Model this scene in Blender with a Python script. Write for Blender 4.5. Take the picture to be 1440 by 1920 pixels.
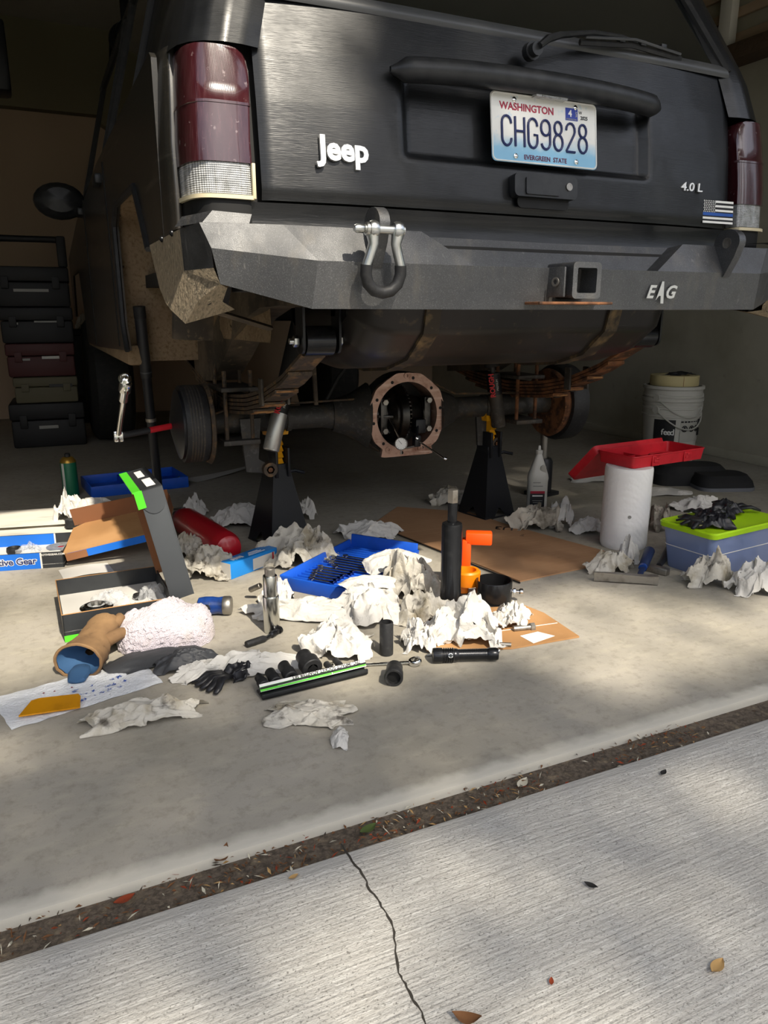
import bpy, bmesh, math, random
from mathutils import Vector, Matrix, noise, Euler
PI = math.pi
S = bpy.context.scene
COL = S.collection
for o in list(bpy.data.objects): bpy.data.objects.remove(o)

# ------------------------------------------------------------------ camera
FPX, YAW, PITCH, EYE = 1400.0, math.radians(24.85), math.radians(15.0), 0.78
cF = Vector((math.sin(YAW)*math.cos(PITCH), math.cos(YAW)*math.cos(PITCH), -math.sin(PITCH)))
cR = Vector((math.cos(YAW), -math.sin(YAW), 0))
cU = cR.cross(cF)
cam = bpy.data.cameras.new('camera'); cam.sensor_fit = 'HORIZONTAL'; cam.sensor_width = 36
cam.lens = FPX/1440*36; cam.clip_start = .05
camo = bpy.data.objects.new('camera', cam); COL.objects.link(camo)
mw = Matrix.Identity(4)
for i in range(3):
    mw[i][0] = cR[i]; mw[i][1] = cU[i]; mw[i][2] = -cF[i]
mw[2][3] = EYE
camo.matrix_world = mw
S.camera = camo

def ray(px, py): return cF + cR*((px-720)/FPX) - cU*((py-960)/FPX)
def G(px, py, z=0.0):
    """point of the level plane z that shows at pixel px,py (measuring aid)"""
    r = ray(px, py); t = (z-EYE)/r.z
    return Vector((r.x*t, r.y*t, z))
def atY(px, py, Y):
    r = ray(px, py); t = Y/r.y
    return Vector((r.x*t, Y, EYE+r.z*t))

# ------------------------------------------------------------------ light
SUN_AZ, SUN_EL = math.radians(-7), math.radians(47)
sdir = Vector((math.sin(SUN_AZ)*math.cos(SUN_EL), math.cos(SUN_AZ)*math.cos(SUN_EL), -math.sin(SUN_EL)))
sun = bpy.data.lights.new('sun', 'SUN'); sun.energy = 5.6; sun.angle = math.radians(.9); sun.color = (1, .915, .77)
suno = bpy.data.objects.new('sun', sun); COL.objects.link(suno)
suno.rotation_euler = sdir.to_track_quat('-Z', 'Y').to_euler(); suno.location = (-2, -6, 8)
W = bpy.data.worlds.new('sky'); S.world = W; W.use_nodes = True
wn = W.node_tree.nodes; wl = W.node_tree.links
sky = wn.new('ShaderNodeTexSky'); sky.sky_type = 'NISHITA'; sky.sun_disc = False
sky.sun_elevation = SUN_EL; sky.sun_rotation = PI+SUN_AZ; sky.air_density = 1.0; sky.dust_density = 2.5
hs = wn.new('ShaderNodeHueSaturation'); hs.inputs['Saturation'].default_value = .55
wl.new(sky.outputs[0], hs.inputs['Color']); wl.new(hs.outputs[0], wn['Background'].inputs[0])
wn['Background'].inputs[1].default_value = .215
S.view_settings.view_transform = 'Standard'; S.view_settings.look = 'None'
S.view_settings.gamma = 1; S.view_settings.use_curve_mapping = False
S.view_settings.exposure = 0.34

# ------------------------------------------------------------------ materials
MATS = {}
def srgb(h):
    h = h.lstrip('#'); c = [int(h[i:i+2], 16)/255 for i in (0, 2, 4)]
    return tuple((x/12.92 if x <= .04045 else ((x+.055)/1.055)**2.4) for x in c)
def C(c): return srgb(c) if isinstance(c, str) else c
def mat(name, col, rough=.5, metal=0, coat=0, coat_r=.04, mix=(), bump=None, alpha=1, trans=0, ior=1.45, spec=.5, coord='Object', rnd=False, rmix=None, sheen=0, sss=0):
    m = bpy.data.materials.new(name); m.use_nodes = True
    nt = m.node_tree; N = nt.nodes; L = nt.links; b = N['Principled BSDF']
    b.inputs['Roughness'].default_value = rough; b.inputs['Metallic'].default_value = metal
    b.inputs['Coat Weight'].default_value = coat; b.inputs['Coat Roughness'].default_value = coat_r
    b.inputs['Alpha'].default_value = alpha; b.inputs['Transmission Weight'].default_value = trans
    b.inputs['IOR'].default_value = ior; b.inputs['Specular IOR Level'].default_value = spec
    b.inputs['Sheen Weight'].default_value = sheen
    if sss:
        b.inputs['Subsurface Weight'].default_value = sss; b.inputs['Subsurface Radius'].default_value = (.01, .01, .01)
    tc = N.new('ShaderNodeTexCoord'); base = tc.outputs[coord]
    if rnd:
        oi = N.new('ShaderNodeObjectInfo'); ml = N.new('ShaderNodeMath'); ml.operation = 'MULTIPLY'; ml.inputs[1].default_value = 57
        L.new(oi.outputs['Random'], ml.inputs[0])
        va = N.new('ShaderNodeVectorMath'); va.operation = 'ADD'
        L.new(base, va.inputs[0]); L.new(ml.outputs[0], va.inputs[1]); base = va.outputs[0]
    def tex(d):
        v = base
        sc = d.get('scale', 10)
        if isinstance(sc, (tuple, list)):
            mp = N.new('ShaderNodeMapping'); mp.inputs['Scale'].default_value = sc
            mp.inputs['Rotation'].default_value = d.get('rot', (0, 0, 0))
            L.new(v, mp.inputs[0]); v = mp.outputs[0]; sc = 1
        k = d.get('kind', 'noise')
        if k == 'noise':
            t = N.new('ShaderNodeTexNoise'); t.inputs['Scale'].default_value = sc
            t.inputs['Detail'].default_value = d.get('detail', 4); t.inputs['Roughness'].default_value = d.get('nr', .55)
            t.inputs['Distortion'].default_value = d.get('dist', 0)
            L.new(v, t.inputs['Vector']); return t.outputs[0]
        if k == 'voronoi':
            t = N.new('ShaderNodeTexVoronoi'); t.inputs['Scale'].default_value = sc
            L.new(v, t.inputs['Vector']); return t.outputs[0]
        if k == 'wave':
            t = N.new('ShaderNodeTexWave'); t.inputs['Scale'].default_value = sc; t.inputs['Distortion'].default_value = d.get('dist', 0)
            t.bands_direction = d.get('dir', 'X')
            L.new(v, t.inputs['Vector']); return t.outputs[1]
        if k == 'axis':
            t = N.new('ShaderNodeSeparateXYZ'); L.new(v, t.inputs[0]); o = t.outputs[d.get('axis', 2)]
            if d.get('wob'):
                n2 = N.new('ShaderNodeTexNoise'); n2.inputs['Scale'].default_value = d.get('ws', 8); L.new(v, n2.inputs['Vector'])
                n2.inputs['Detail'].default_value = 5
                a = N.new('ShaderNodeMath'); a.operation = 'MULTIPLY_ADD'; a.inputs[1].default_value = d['wob']
                L.new(n2.outputs[0], a.inputs[0]); L.new(o, a.inputs[2]); o = a.outputs[0]
            return o
    def ramp(o, lo, hi):
        r = N.new('ShaderNodeMapRange'); r.inputs['From Min'].default_value = lo; r.inputs['From Max'].default_value = hi
        L.new(o, r.inputs['Value']); return r.outputs[0]
    c = C(col); cur = None
    for d in mix:
        f = ramp(tex(d), d.get('lo', .4), d.get('hi', .6))
        if 'amt' in d:
            a = N.new('ShaderNodeMath'); a.operation = 'MULTIPLY'; a.inputs[1].default_value = d['amt']; L.new(f, a.inputs[0]); f = a.outputs[0]
        mx = N.new('ShaderNodeMix'); mx.data_type = 'RGBA'
        L.new(f, mx.inputs['Factor'])
        if cur is None: mx.inputs['A'].default_value = (*c, 1)
        else: L.new(cur, mx.inputs['A'])
        mx.inputs['B'].default_value = (*C(d['col']), 1); cur = mx.outputs['Result']
    if cur is None: b.inputs['Base Color'].default_value = (*c, 1)
    else: L.new(cur, b.inputs['Base Color'])
    if rmix:
        f = ramp(tex(rmix), rmix.get('lo', .4), rmix.get('hi', .6)); mr = N.new('ShaderNodeMapRange')
        mr.inputs['To Min'].default_value = rough; mr.inputs['To Max'].default_value = rmix['to']
        L.new(f, mr.inputs['Value']); L.new(mr.outputs[0], b.inputs['Roughness'])
    if bump:
        bs = bump if isinstance(bump, list) else [bump]; prev = None
        for d in bs:
            bn = N.new('ShaderNodeBump'); bn.inputs['Strength'].default_value = d.get('st', .3); bn.inputs['Distance'].default_value = d.get('d', .005)
            L.new(tex(d), bn.inputs['Height'])
            if prev: L.new(prev, bn.inputs['Normal'])
            prev = bn.outputs[0]
        L.new(prev, b.inputs['Normal'])
    MATS[name] = m
    return m
DUST = '#8a7a62'; MUD = '#9c8768'
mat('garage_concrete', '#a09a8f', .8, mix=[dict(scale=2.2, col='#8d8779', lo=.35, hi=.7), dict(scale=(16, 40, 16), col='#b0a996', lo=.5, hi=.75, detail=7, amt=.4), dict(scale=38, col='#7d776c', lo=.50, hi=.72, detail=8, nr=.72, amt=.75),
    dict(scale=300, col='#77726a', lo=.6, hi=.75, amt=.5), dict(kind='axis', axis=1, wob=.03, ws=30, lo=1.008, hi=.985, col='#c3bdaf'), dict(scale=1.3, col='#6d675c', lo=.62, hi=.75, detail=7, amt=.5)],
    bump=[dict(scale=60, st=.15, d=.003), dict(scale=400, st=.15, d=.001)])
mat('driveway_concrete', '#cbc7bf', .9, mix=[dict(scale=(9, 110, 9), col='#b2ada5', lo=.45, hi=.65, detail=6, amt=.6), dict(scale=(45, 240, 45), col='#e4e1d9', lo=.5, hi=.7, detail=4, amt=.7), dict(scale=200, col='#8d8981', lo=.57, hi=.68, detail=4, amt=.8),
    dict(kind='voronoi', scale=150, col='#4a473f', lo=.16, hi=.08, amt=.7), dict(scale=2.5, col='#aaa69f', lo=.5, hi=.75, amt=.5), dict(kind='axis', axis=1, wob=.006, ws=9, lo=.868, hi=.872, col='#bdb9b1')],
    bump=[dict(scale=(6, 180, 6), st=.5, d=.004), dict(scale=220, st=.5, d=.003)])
mat('soil', '#6a5e50', 1, mix=[dict(scale=120, col='#4a4137'), dict(scale=60, col='#857661', lo=.55, hi=.7)], bump=dict(scale=150, st=.8, d=.006))
mat('crack_dark', '#3a3630', 1)
mat('wall_paint', '#a9a493', .7, mix=[dict(scale=3, col='#96917f', lo=.4, hi=.7), dict(scale=14, col='#7a7566', lo=.66, hi=.8, amt=.6)], bump=dict(scale=60, st=.12, d=.002))
mat('wall_tan', '#a58f78', .8, mix=[dict(scale=5, col='#6b5c33', lo=.74, hi=.78)])
mat('soffit', '#6e6750', .85); mat('ceiling_paint', '#9f9b90', .85)
mat('exterior_paint', '#8d8a80', .7); mat('white_trim', '#d8d6ce', .5)
mat('black_paint', (.004, .0046, .0058), .33, coat=.10, coat_r=.05, spec=.48, mix=[dict(scale=6, col=(.013, .014, .015), lo=.5, hi=.8), dict(scale=900, col=(.10, .10, .10), lo=.74, hi=.78, amt=.8)],
    bump=[dict(scale=(25, 25, 900), st=.10, d=.002, rot=(0, .35, 0), detail=1), dict(scale=(25, 25, 900), st=.10, d=.002, rot=(0, 1.2, 0), detail=1), dict(scale=(25, 25, 900), st=.10, d=.002, rot=(0, 2.2, 0), detail=1), dict(scale=14, st=.02, d=.01)], rmix=dict(scale=9, to=.42))
mat('side_paint', (.016, .015, .013), .4, coat=.3, coat_r=.15, mix=[dict(scale=(3, 3, 60), rot=(.5, 0, 0), col=(.10, .09, .075), lo=.60, hi=.72, amt=.5), dict(kind='axis', axis=2, wob=.5, ws=5, lo=1.35, hi=.95, col='#4d443a', amt=.8), dict(scale=160, col='#5a5143', lo=.6, hi=.75, amt=.6)],
    bump=dict(scale=40, st=.05, d=.002))
mat('black_plastic', (.013, .014, .016), .42, mix=[dict(scale=30, col=(.022, .023, .025))], bump=dict(scale=900, st=.1, d=.0006))
mat('gap_black', (.003, .003, .003), .7)
mat('rubber', (.012, .012, .012), .75, mix=[dict(scale=40, col=(.03, .028, .026), lo=.5, hi=.8)])
mat('trim_grey', (.06, .062, .065), .38)
mat('dark_glass', (.004, .005, .004), .06, coat=1, coat_r=.02, spec=.35)
mat('lens_red', (.036, .005, .008), .22, coat=1, coat_r=.10, mix=[dict(scale=(200, 200, 8), col=(.09, .035, .04), lo=.45, hi=.8, amt=.6), dict(scale=70, col=(.32, .25, .25), lo=.66, hi=.74, amt=.5)], bump=dict(kind='wave', dir='X', scale=110, st=.12, d=.001))
mat('lens_clear', (.62, .63, .64), .12, coat=1, mix=[dict(scale=60, col=(.42, .43, .43))], bump=[dict(kind='wave', dir='X', scale=75, st=.8, d=.003), dict(kind='wave', dir='Z', scale=75, st=.8, d=.003)])
mat('lens_rim', '#cbbf9f', .45)
mat('bumper_coat', (.024, .025, .027), .34, spec=1.0, coat=.6, coat_r=.36, mix=[dict(scale=450, col=(.11, .11, .115), lo=.52, hi=.75), dict(scale=(25, 25, 7), col='#5c5549', lo=.56, hi=.75, amt=.45), dict(scale=(90, 90, 6), col=(.16, .155, .145), lo=.66, hi=.74, amt=.6)], bump=dict(scale=650, st=.42, d=.0022), rmix=dict(scale=20, to=.6))
mat('bumper_mud', '#8f8069', .95, mix=[dict(scale=(260, 160, 60), rot=(.3, .2, 0), col='#6b614f', lo=.45, hi=.65, detail=6), dict(scale=120, col='#b5a78c', lo=.6, hi=.75), dict(scale=45, col='#2e2b27', lo=.66, hi=.73)], bump=dict(scale=90, st=.6, d=.006))
mat('wheel_mud', '#86735a', .97, mix=[dict(scale=7, col='#7c6750', lo=.4, hi=.7), dict(scale=90, col='#6b583f', lo=.5, hi=.7), dict(scale=40, col='#33291f', lo=.68, hi=.74)], bump=[dict(scale=35, st=.6, d=.01), dict(scale=160, st=.4, d=.004)])
mat('under_metal', (.05, .045, .04), .6, .3, mix=[dict(scale=12, col='#5f4f3a', lo=.5, hi=.75, amt=.6), dict(scale=70, col=(.11, .10, .085), lo=.55, hi=.75)], bump=dict(scale=80, st=.2, d=.002))
mat('under_dark', (.014, .013, .012), .75)
mat('frame_dusty', '#5b4f41', .85, mix=[dict(scale=8, col='#3b342c'), dict(scale=60, col='#77674f', lo=.6, hi=.75)])
mat('tank_plastic', (.014, .012, .011), .38, spec=.35, mix=[dict(scale=4, col=(.028, .023, .021), lo=.45, hi=.75), dict(scale=(30, 9, 30), col='#6b5a44', lo=.62, hi=.8, amt=.6), dict(kind='axis', axis=2, wob=.06, ws=14, lo=.68, hi=.63, col='#6a5742', amt=.7), dict(scale=(8, 260, 260), rot=(0, .5, 0), col=(.2, .19, .17), lo=.72, hi=.76, amt=.6)], bump=dict(scale=30, st=.05, d=.004))
mat('strap', '#3a332b', .6, .4, mix=[dict(scale=25, col='#8a7350', lo=.5, hi=.72, amt=.7)])
mat('leaf_steel', '#4b4035', .7, .3, mix=[dict(scale=30, col='#8f6d45', lo=.5, hi=.72, amt=.8), dict(scale=90, col='#2a2520', lo=.55, hi=.7)])
mat('rusty_tan', '#a4774a', .85, mix=[dict(scale=30, col='#6d4c30')])
mat('rust_steel', '#7a4f31', .85, mix=[dict(scale=25, col='#3f2a1c'), dict(scale=70, col='#9c6c42', lo=.6, hi=.75)])
mat('axle_paint', (.04, .038, .035), .6, .2, mix=[dict(scale=18, col='#5b4d3b', lo=.52, hi=.72, amt=.7), dict(scale=70, col=(.09, .085, .08), lo=.55, hi=.75)], bump=dict(scale=60, st=.2, d=.002))
mat('flange_metal', '#a8897a', .42, .55, mix=[dict(scale=18, col='#6f4a3a', lo=.5, hi=.7), dict(scale=(10, 10, 90), col='#c3aa9b', lo=.55, hi=.75)])
mat('gear_steel', (.07, .068, .065), .28, .9, mix=[dict(scale=14, col=(.03, .028, .026))])
mat('chrome', (.75, .75, .74), .12, 1)
mat('zinc', (.62, .64, .64), .3, 1, mix=[dict(scale=18, col=(.48, .46, .40), lo=.5, hi=.8)])
mat('steel_dull', (.34, .32, .29), .42, .9, mix=[dict(scale=40, col=(.2, .18, .16), lo=.5, hi=.75)])
mat('steel_bright', (.68, .69, .66), .2, 1, mix=[dict(scale=(60, 60, 3), col=(.45, .46, .44), lo=.45, hi=.7)])
mat('black_oxide', (.028, .029, .032), .24, .7, mix=[dict(scale=60, col=(.05, .05, .053), lo=.55, hi=.8)])
mat('impact_black', (.016, .016, .017), .55, mix=[dict(scale=90, col=(.035, .035, .035), lo=.5, hi=.8)])
mat('jack_black', (.012, .013, .016), .4, .2); mat('jack_yellow', '#d99a06', .45, mix=[dict(scale=30, col='#8c6508', lo=.62, hi=.75)])
mat('shock_silver', (.50, .50, .48), .35, .8, mix=[dict(scale=30, col='#6d6250', lo=.62, hi=.75)])
mat('red_print', '#c81c24', .5); mat('black_print', '#101012', .5); mat('white_print', '#ecebe6', .5); mat('grey_print', '#8c8b86', .6); mat('dim_white_print', '#b9b8b2', .6)
mat('badge_silver', (.80, .80, .78), .28, .55)
mat('plate_print', '#e9e8e3', .45, mix=[dict(kind='axis', axis=2, wob=.05, ws=22, lo=.012, hi=-.02, col='#8fc0dc'), dict(scale=55, col='#b9d3e2', lo=.6, hi=.68, amt=.5), dict(kind='axis', axis=2, wob=.01, ws=40, lo=-.036, hi=-.05, col='#86bbdb')])
mat('plate_blue', '#1d2a5c', .4); mat('plate_red', '#a81c3c', .45); mat('plate_purple', '#5c1c44', .45); mat('sticker_blue', '#20389c', .4)
mat('flag_blue', '#1c4fa0', .5)
mat('towel_paper', '#c9c6c0', .95, rnd=True, mix=[dict(scale=9, col='#a3957c', lo=.62, hi=.80, detail=5, amt=.6), dict(scale=24, col='#655d50', lo=.68, hi=.80, amt=.5)], bump=[dict(kind='voronoi', scale=170, st=.25, d=.002), dict(scale=45, st=.5, d=.007)], sss=.0)
mat('towel_dirty', '#c2bdb2', .95, rnd=True, mix=[dict(scale=16, col='#8f8369', lo=.47, hi=.66, detail=5, amt=.8), dict(scale=26, col='#3d362e', lo=.56, hi=.68, amt=.85)], bump=[dict(kind='voronoi', scale=170, st=.25, d=.002), dict(scale=45, st=.5, d=.007)])
mat('towel_grimy', '#bdb6a8', .95, rnd=True, mix=[dict(scale=12, col='#4e463b', lo=.42, hi=.62, detail=5, amt=.9)], bump=[dict(scale=45, st=.5, d=.007)])
mat('towel_flat', '#dfe1e4', .95, mix=[dict(scale=(25, 60, 10), col='#2b57a6', lo=.70, hi=.73, amt=.0)], bump=[dict(kind='voronoi', scale=190, st=.5, d=.003)])
mat('ink_blue', '#2450a8', .7); mat('blood_red', '#8a1f25', .7)
mat('roll_paper', '#eceae8', .95, bump=[dict(kind='wave', dir='DIAGONAL', scale=26, dist=3, st=.22, d=.002), dict(kind='voronoi', scale=95, st=.26, d=.002)])
mat('terry', '#cdc3ca', 1, mix=[dict(scale=12, col='#c2b4ab', lo=.55, hi=.75), dict(scale=5, col='#9c8d80', lo=.72, hi=.8)], bump=[dict(scale=330, st=.9, d=.006, detail=2)], sheen=.3)
mat('glove_tan', '#8a6c4a', .9, mix=[dict(scale=9, col='#6e5439'), dict(scale=40, col='#57432d', lo=.62, hi=.75)], bump=dict(scale=50, st=.3, d=.004))
mat('glove_blue', '#35587e', .85, bump=dict(scale=200, st=.2, d=.001))
mat('nitrile', (.013, .013, .016), .38, mix=[dict(scale=30, col=(.05, .05, .055), lo=.6, hi=.8)], bump=dict(scale=60, st=.3, d=.004))
mat('nitrile_grey', (.045, .047, .052), .5, bump=dict(scale=50, st=.3, d=.004))
mat('cardboard', '#a9825f', .9, mix=[dict(scale=4, col='#9b7350', lo=.4, hi=.7), dict(scale=(3, 120, 3), col='#b58c66', lo=.5, hi=.7, amt=.5), dict(scale=9, col='#4b3322', lo=.69, hi=.74), dict(scale=2, col='#6b4a30', lo=.58, hi=.75, amt=.6)])
mat('cardboard_inner', '#8a5c3c', .9, mix=[dict(scale=5, col='#7b5135')]); mat('cardboard_bright', '#b58a5c', .9, mix=[dict(scale=5, col='#a67b4e')])
mat('card_black', (.020, .022, .025), .45, mix=[dict(scale=9, col=(.03, .033, .036))]); mat('card_grey', (.055, .060, .066), .42)
mat('card_green', '#52c92a', .45); mat('card_blue', '#1767c8', .45); mat('card_sky', '#1f86d8', .45); mat('card_white', '#cfccc6', .7)
mat('newsprint', '#d4cfc3', .9, mix=[dict(scale=(4, 60, 4), col='#8f897e', lo=.58, hi=.66, amt=.6), dict(scale=(2, 9, 2), col='#a9798a', lo=.70, hi=.74, amt=.6)])
mat('tray_blue', '#1a56c4', .42, mix=[dict(scale=15, col='#154aa8', lo=.5, hi=.8)])
mat('plastic_red', '#c0202c', .38, mix=[dict(scale=25, col='#a81823', lo=.5, hi=.8)], bump=dict(scale=300, st=.05, d=.001))
mat('canister_red', '#b01826', .35, coat=.3)
mat('plastic_orange', '#f04c0a', .42); mat('plastic_amber', '#e07c08', .42)
mat('spreader_yellow', '#d4900c', .5, mix=[dict(scale=14, col='#b97a08', lo=.55, hi=.75)])
mat('lime', '#a4d017', .4); mat('bin_clear', '#8fa0cc', .22, alpha=.62); mat('bin_content', '#8b99c4', .8)
mat('bottle_white', '#c9c7bf', .4); mat('label_black', '#1c1d20', .5); mat('label_red', '#a8263a', .5)
mat('bucket_white', '#c3c1b8', .45); mat('bucket_dim', '#b3b1a8', .5); mat('tape_cream', '#cbbd8c', .6)
mat('label_navy', '#14357c', .5)
mat('can_green', '#17694a', .4, mix=[dict(scale=(30, 30, 6), col='#d7d9c8', lo=.66, hi=.68)]); mat('can_gold', '#b08a3a', .35, .7)
mat('mat_black', (.012, .012, .013), .8); mat('mat_grey', (.13, .135, .15), .7)
mat('tool_blue', '#1b3f86', .35, coat=.4, mix=[dict(scale=20, col='#102552', lo=.5, hi=.7), dict(scale=40, col='#8d8a3c', lo=.7, hi=.74)])
mat('handle_blue', '#1c2a4c', .5); mat('handle_black', (.016, .016, .018), .5)
mat('toolbox_black', (.004, .004, .005), .6); mat('toolbox_red', (.05, .008, .008), .6); mat('toolbox_beige', '#57523f', .7)
mat('bag_clear', '#e6e8ea', .15, alpha=.28)
mat('leaf_red', '#8c3a1c', .9); mat('leaf_brown', '#6e4a2c', .9); mat('leaf_tan', '#b08d5a', .9); mat('leaf_green', '#4d5c2c', .9); mat('petal', '#c9c2ad', .9); mat('stone', '#8a867c', .9)
mat('foliage', '#2d4a18', .6, rnd=False, mix=[dict(scale=1.5, col='#4a6a22')]); mat('foliage_dark', '#1d3314', .6, mix=[dict(scale=1.5, col='#304a1c')]); mat('lawn_green', '#3c5222', .9, mix=[dict(scale=3, col='#4f5f2c'), dict(scale=60, col='#2a3a18')], bump=dict(scale=120, st=.8, d=.03)); mat('bark', '#4a3b2c', .95, bump=dict(scale=20, st=.6, d=.02))

# ------------------------------------------------------------------ shapes
def TM(loc=(0, 0, 0), rot=(0, 0, 0), sc=(1, 1, 1)):
    if not hasattr(sc, '__len__'): sc = (sc, sc, sc)
    return Matrix.LocRotScale(Vector(loc), Euler(rot), Vector(sc))
def axisM(a, b, up=(0, 0, 1)):
    """matrix whose local Z runs from a towards b, origin a"""
    a = Vector(a); d = (Vector(b)-a); z = d.normalized(); u = Vector(up)
    if abs(z.dot(u)) > .98: u = Vector((0, 1, 0))
    x = u.cross(z).normalized(); y = z.cross(x); m = Matrix.Identity(4)
    for i in range(3): m[i][0] = x[i]; m[i][1] = y[i]; m[i][2] = z[i]; m[i][3] = a[i]
    return m
_bc = {}
def box(sx, sy, sz, bev=0, seg=2, cz=False):
    """box centred on x,y with its base at z=0 (cz: centred)"""
    k = (round(sx, 5), round(sy, 5), round(sz, 5), bev, seg, cz)
    if k not in _bc:
        bm = bmesh.new(); bmesh.ops.create_cube(bm, size=1)
        bmesh.ops.scale(bm, vec=(sx, sy, sz), verts=bm.verts)
        if not cz: bmesh.ops.translate(bm, vec=(0, 0, sz/2), verts=bm.verts)
        if bev: bmesh.ops.bevel(bm, geom=bm.edges[:], offset=bev, segments=seg, affect='EDGES', profile=.5)
        bm.verts.index_update()
        _bc[k] = ([v.co[:] for v in bm.verts], [[v.index for v in f.verts] for f in bm.faces]); bm.free()
    return _bc[k]
def lathe(prof, n=24, cap0=True, cap1=True, a0=0, a1=2*PI):
    v = []; f = []; full = abs(a1-a0-2*PI) < 1e-6; m = n if full else n+1
    for r, z in prof:
        for i in range(m):
            a = a0+(a1-a0)*i/n; v.append((r*math.cos(a), r*math.sin(a), z))
    for j in range(len(prof)-1):
        for i in range(n):
            i2 = (i+1) % m
            f.append([j*m+i, j*m+i2, (j+1)*m+i2, (j+1)*m+i])
    if full and cap0 and prof[0][0] > 1e-6: f.append(list(range(m-1, -1, -1)))
    if full and cap1 and prof[-1][0] > 1e-6: f.append([(len(prof)-1)*m+i for i in range(m)])
    return v, f
def cyl(r, h, n=20, r2=None, bev=0):
    r2 = r if r2 is None else r2
    if bev: return lathe([(r-bev, 0), (r, bev), (r2, h-bev), (r2-bev, h)], n)
    return lathe([(r, 0), (r2, h)], n)
def ringsolid(ro, ri, h, n=24):
    return lathe([(ri, 0), (ro, 0), (ro, h), (ri, h), (ri, 0)], n, False, False)
def tube(pts, r, n=8, caps=True, flat=None, closed=False):
    P = [Vector(p) for p in pts]; rs = r if hasattr(r, '__len__') else [r]*len(P)
    v = []; f = []; prev = None
    for i, p in enumerate(P):
        if closed: t = (P[(i+1) % len(P)]-P[i-1])
        else: t = (P[min(i+1, len(P)-1)]-P[max(i-1, 0)])
        t.normalize()
        if prev is None:
            u = Vector((0, 0, 1)) if abs(t.z) < .9 else Vector((1, 0, 0))
            a = u.cross(t).normalized()
        else: a = (prev - t*prev.dot(t)).normalized()
        prev = a; b = t.cross(a)
        for k in range(n):
            g = 2*PI*k/n; q = a*math.cos(g)*rs[i]+b*math.sin(g)*rs[i]*(flat if flat else 1)
            v.append((p+q)[:])
    m = len(P)
    for i in range(m if closed else m-1):
        j = (i+1) % m
        for k in range(n):
            k2 = (k+1) % n; f.append([i*n+k, i*n+k2, j*n+k2, j*n+k])
    if caps and not closed:
        f.append(list(range(n-1, -1, -1))); f.append([(m-1)*n+k for k in range(n)])
    return v, f
def prism(poly, h, z0=0):
    n = len(poly); a = sum(poly[i][0]*poly[(i+1) % n][1]-poly[(i+1) % n][0]*poly[i][1] for i in range(n))
    if a < 0: poly = poly[::-1]
    v = [(p[0], p[1], z0) for p in poly]+[(p[0], p[1], z0+h) for p in poly]
    f = [list(range(n-1, -1, -1)), list(range(n, 2*n))]+[[i, (i+1) % n, n+(i+1) % n, n+i] for i in range(n)]
    return v, f
def rrect(w, h, r, n=5):
    p = []
    for cx, cy, a0 in ((w/2-r, h/2-r, 0), (-w/2+r, h/2-r, PI/2), (-w/2+r, -h/2+r, PI), (w/2-r, -h/2+r, 1.5*PI)):
        for i in range(n+1):
            a = a0+PI/2*i/n; p.append((cx+r*math.cos(a), cy+r*math.sin(a)))
    return p
def loft(rings, cap=True):
    """rings of equally many points"""
    n = len(rings[0]); v = [tuple(p) for r in rings for p in r]; f = []
    for j in range(len(rings)-1):
        for i in range(n):
            i2 = (i+1) % n; f.append([j*n+i, j*n+i2, (j+1)*n+i2, (j+1)*n+i])
    if cap: f.append(list(range(n-1, -1, -1))); f.append([(len(rings)-1)*n+i for i in range(n)])
    return v, f
def grid(fn, nu, nv, keep=None):
    v = [tuple(fn(i/nu, j/nv)) for j in range(nv+1) for i in range(nu+1)]; w = nu+1; f = []
    for j in range(nv):
        for i in range(nu):
            if keep is None or keep((i+.5)/nu, (j+.5)/nv): f.append([j*w+i, j*w+i+1, (j+1)*w+i+1, (j+1)*w+i])
    return v, f
def disc(r, n=20, z=0): return [(r*math.cos(2*PI*i/n), r*math.sin(2*PI*i/n), z) for i in range(n)], [list(range(n))]
def hexn(af, h): return lathe([(af/2/math.cos(PI/6)-.0005, 0), (af/2/math.cos(PI/6), .0008), (af/2/math.cos(PI/6), h-.0008), (af/2/math.cos(PI/6)-.001, h)], 6)
XTO = Matrix.Rotation(PI/2, 4, 'Y')      # local Z -> X
YTO = Matrix.Rotation(-PI/2, 4, 'X')     # local Z -> Y
class MB:
    def __init__(s): s.v = []; s.f = []; s.mi = []; s.mats = []
    def add(s, vf, M=None, m=None):
        v, f = vf; o = len(s.v)
        if M is not None: s.v += [(M @ Vector(p))[:] for p in v]
        else: s.v += [tuple(p) for p in v]
        flip = M is not None and M.determinant() < 0
        s.f += [[o+i for i in (reversed(q) if flip else q)] for q in f]
        if m not in s.mats: s.mats.append(m)
        s.mi += [s.mats.index(m)]*len(f)
        return s
    def build(s, name, material=None, parent=None, smooth=True, ang=38, world=False):
        me = bpy.data.meshes.new(name); me.from_pydata(s.v, [], s.f)
        for m in s.mats: me.materials.append(MATS[m or material])
        me.polygons.foreach_set('material_index', s.mi)
        if smooth:
            me.polygons.foreach_set('use_smooth', [True]*len(me.polygons))
            if ang: me.set_sharp_from_angle(angle=math.radians(ang))
        me.update()
        o = bpy.data.objects.new(name, me); COL.objects.link(o)
        if parent:
            o.parent = parent
            if world: o.matrix_parent_inverse = WM(parent).inverted()
        return o
def WM(o):
    m = o.matrix_basis.copy()
    if o.parent: m = WM(o.parent) @ o.matrix_parent_inverse @ m
    return m
def P(name, vf, material, parent=None, M=None, world=False, smooth=True, ang=38, label=None):
    b = MB()
    if isinstance(vf, list):
        for x in vf: b.add(*x) if isinstance(x, tuple) and len(x) == 2 and isinstance(x[1], Matrix) else b.add(x, M)
    else: b.add(vf, M)
    o = b.build(name, material, parent, smooth, ang, world)
    if label: o['label'] = label
    return o
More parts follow.
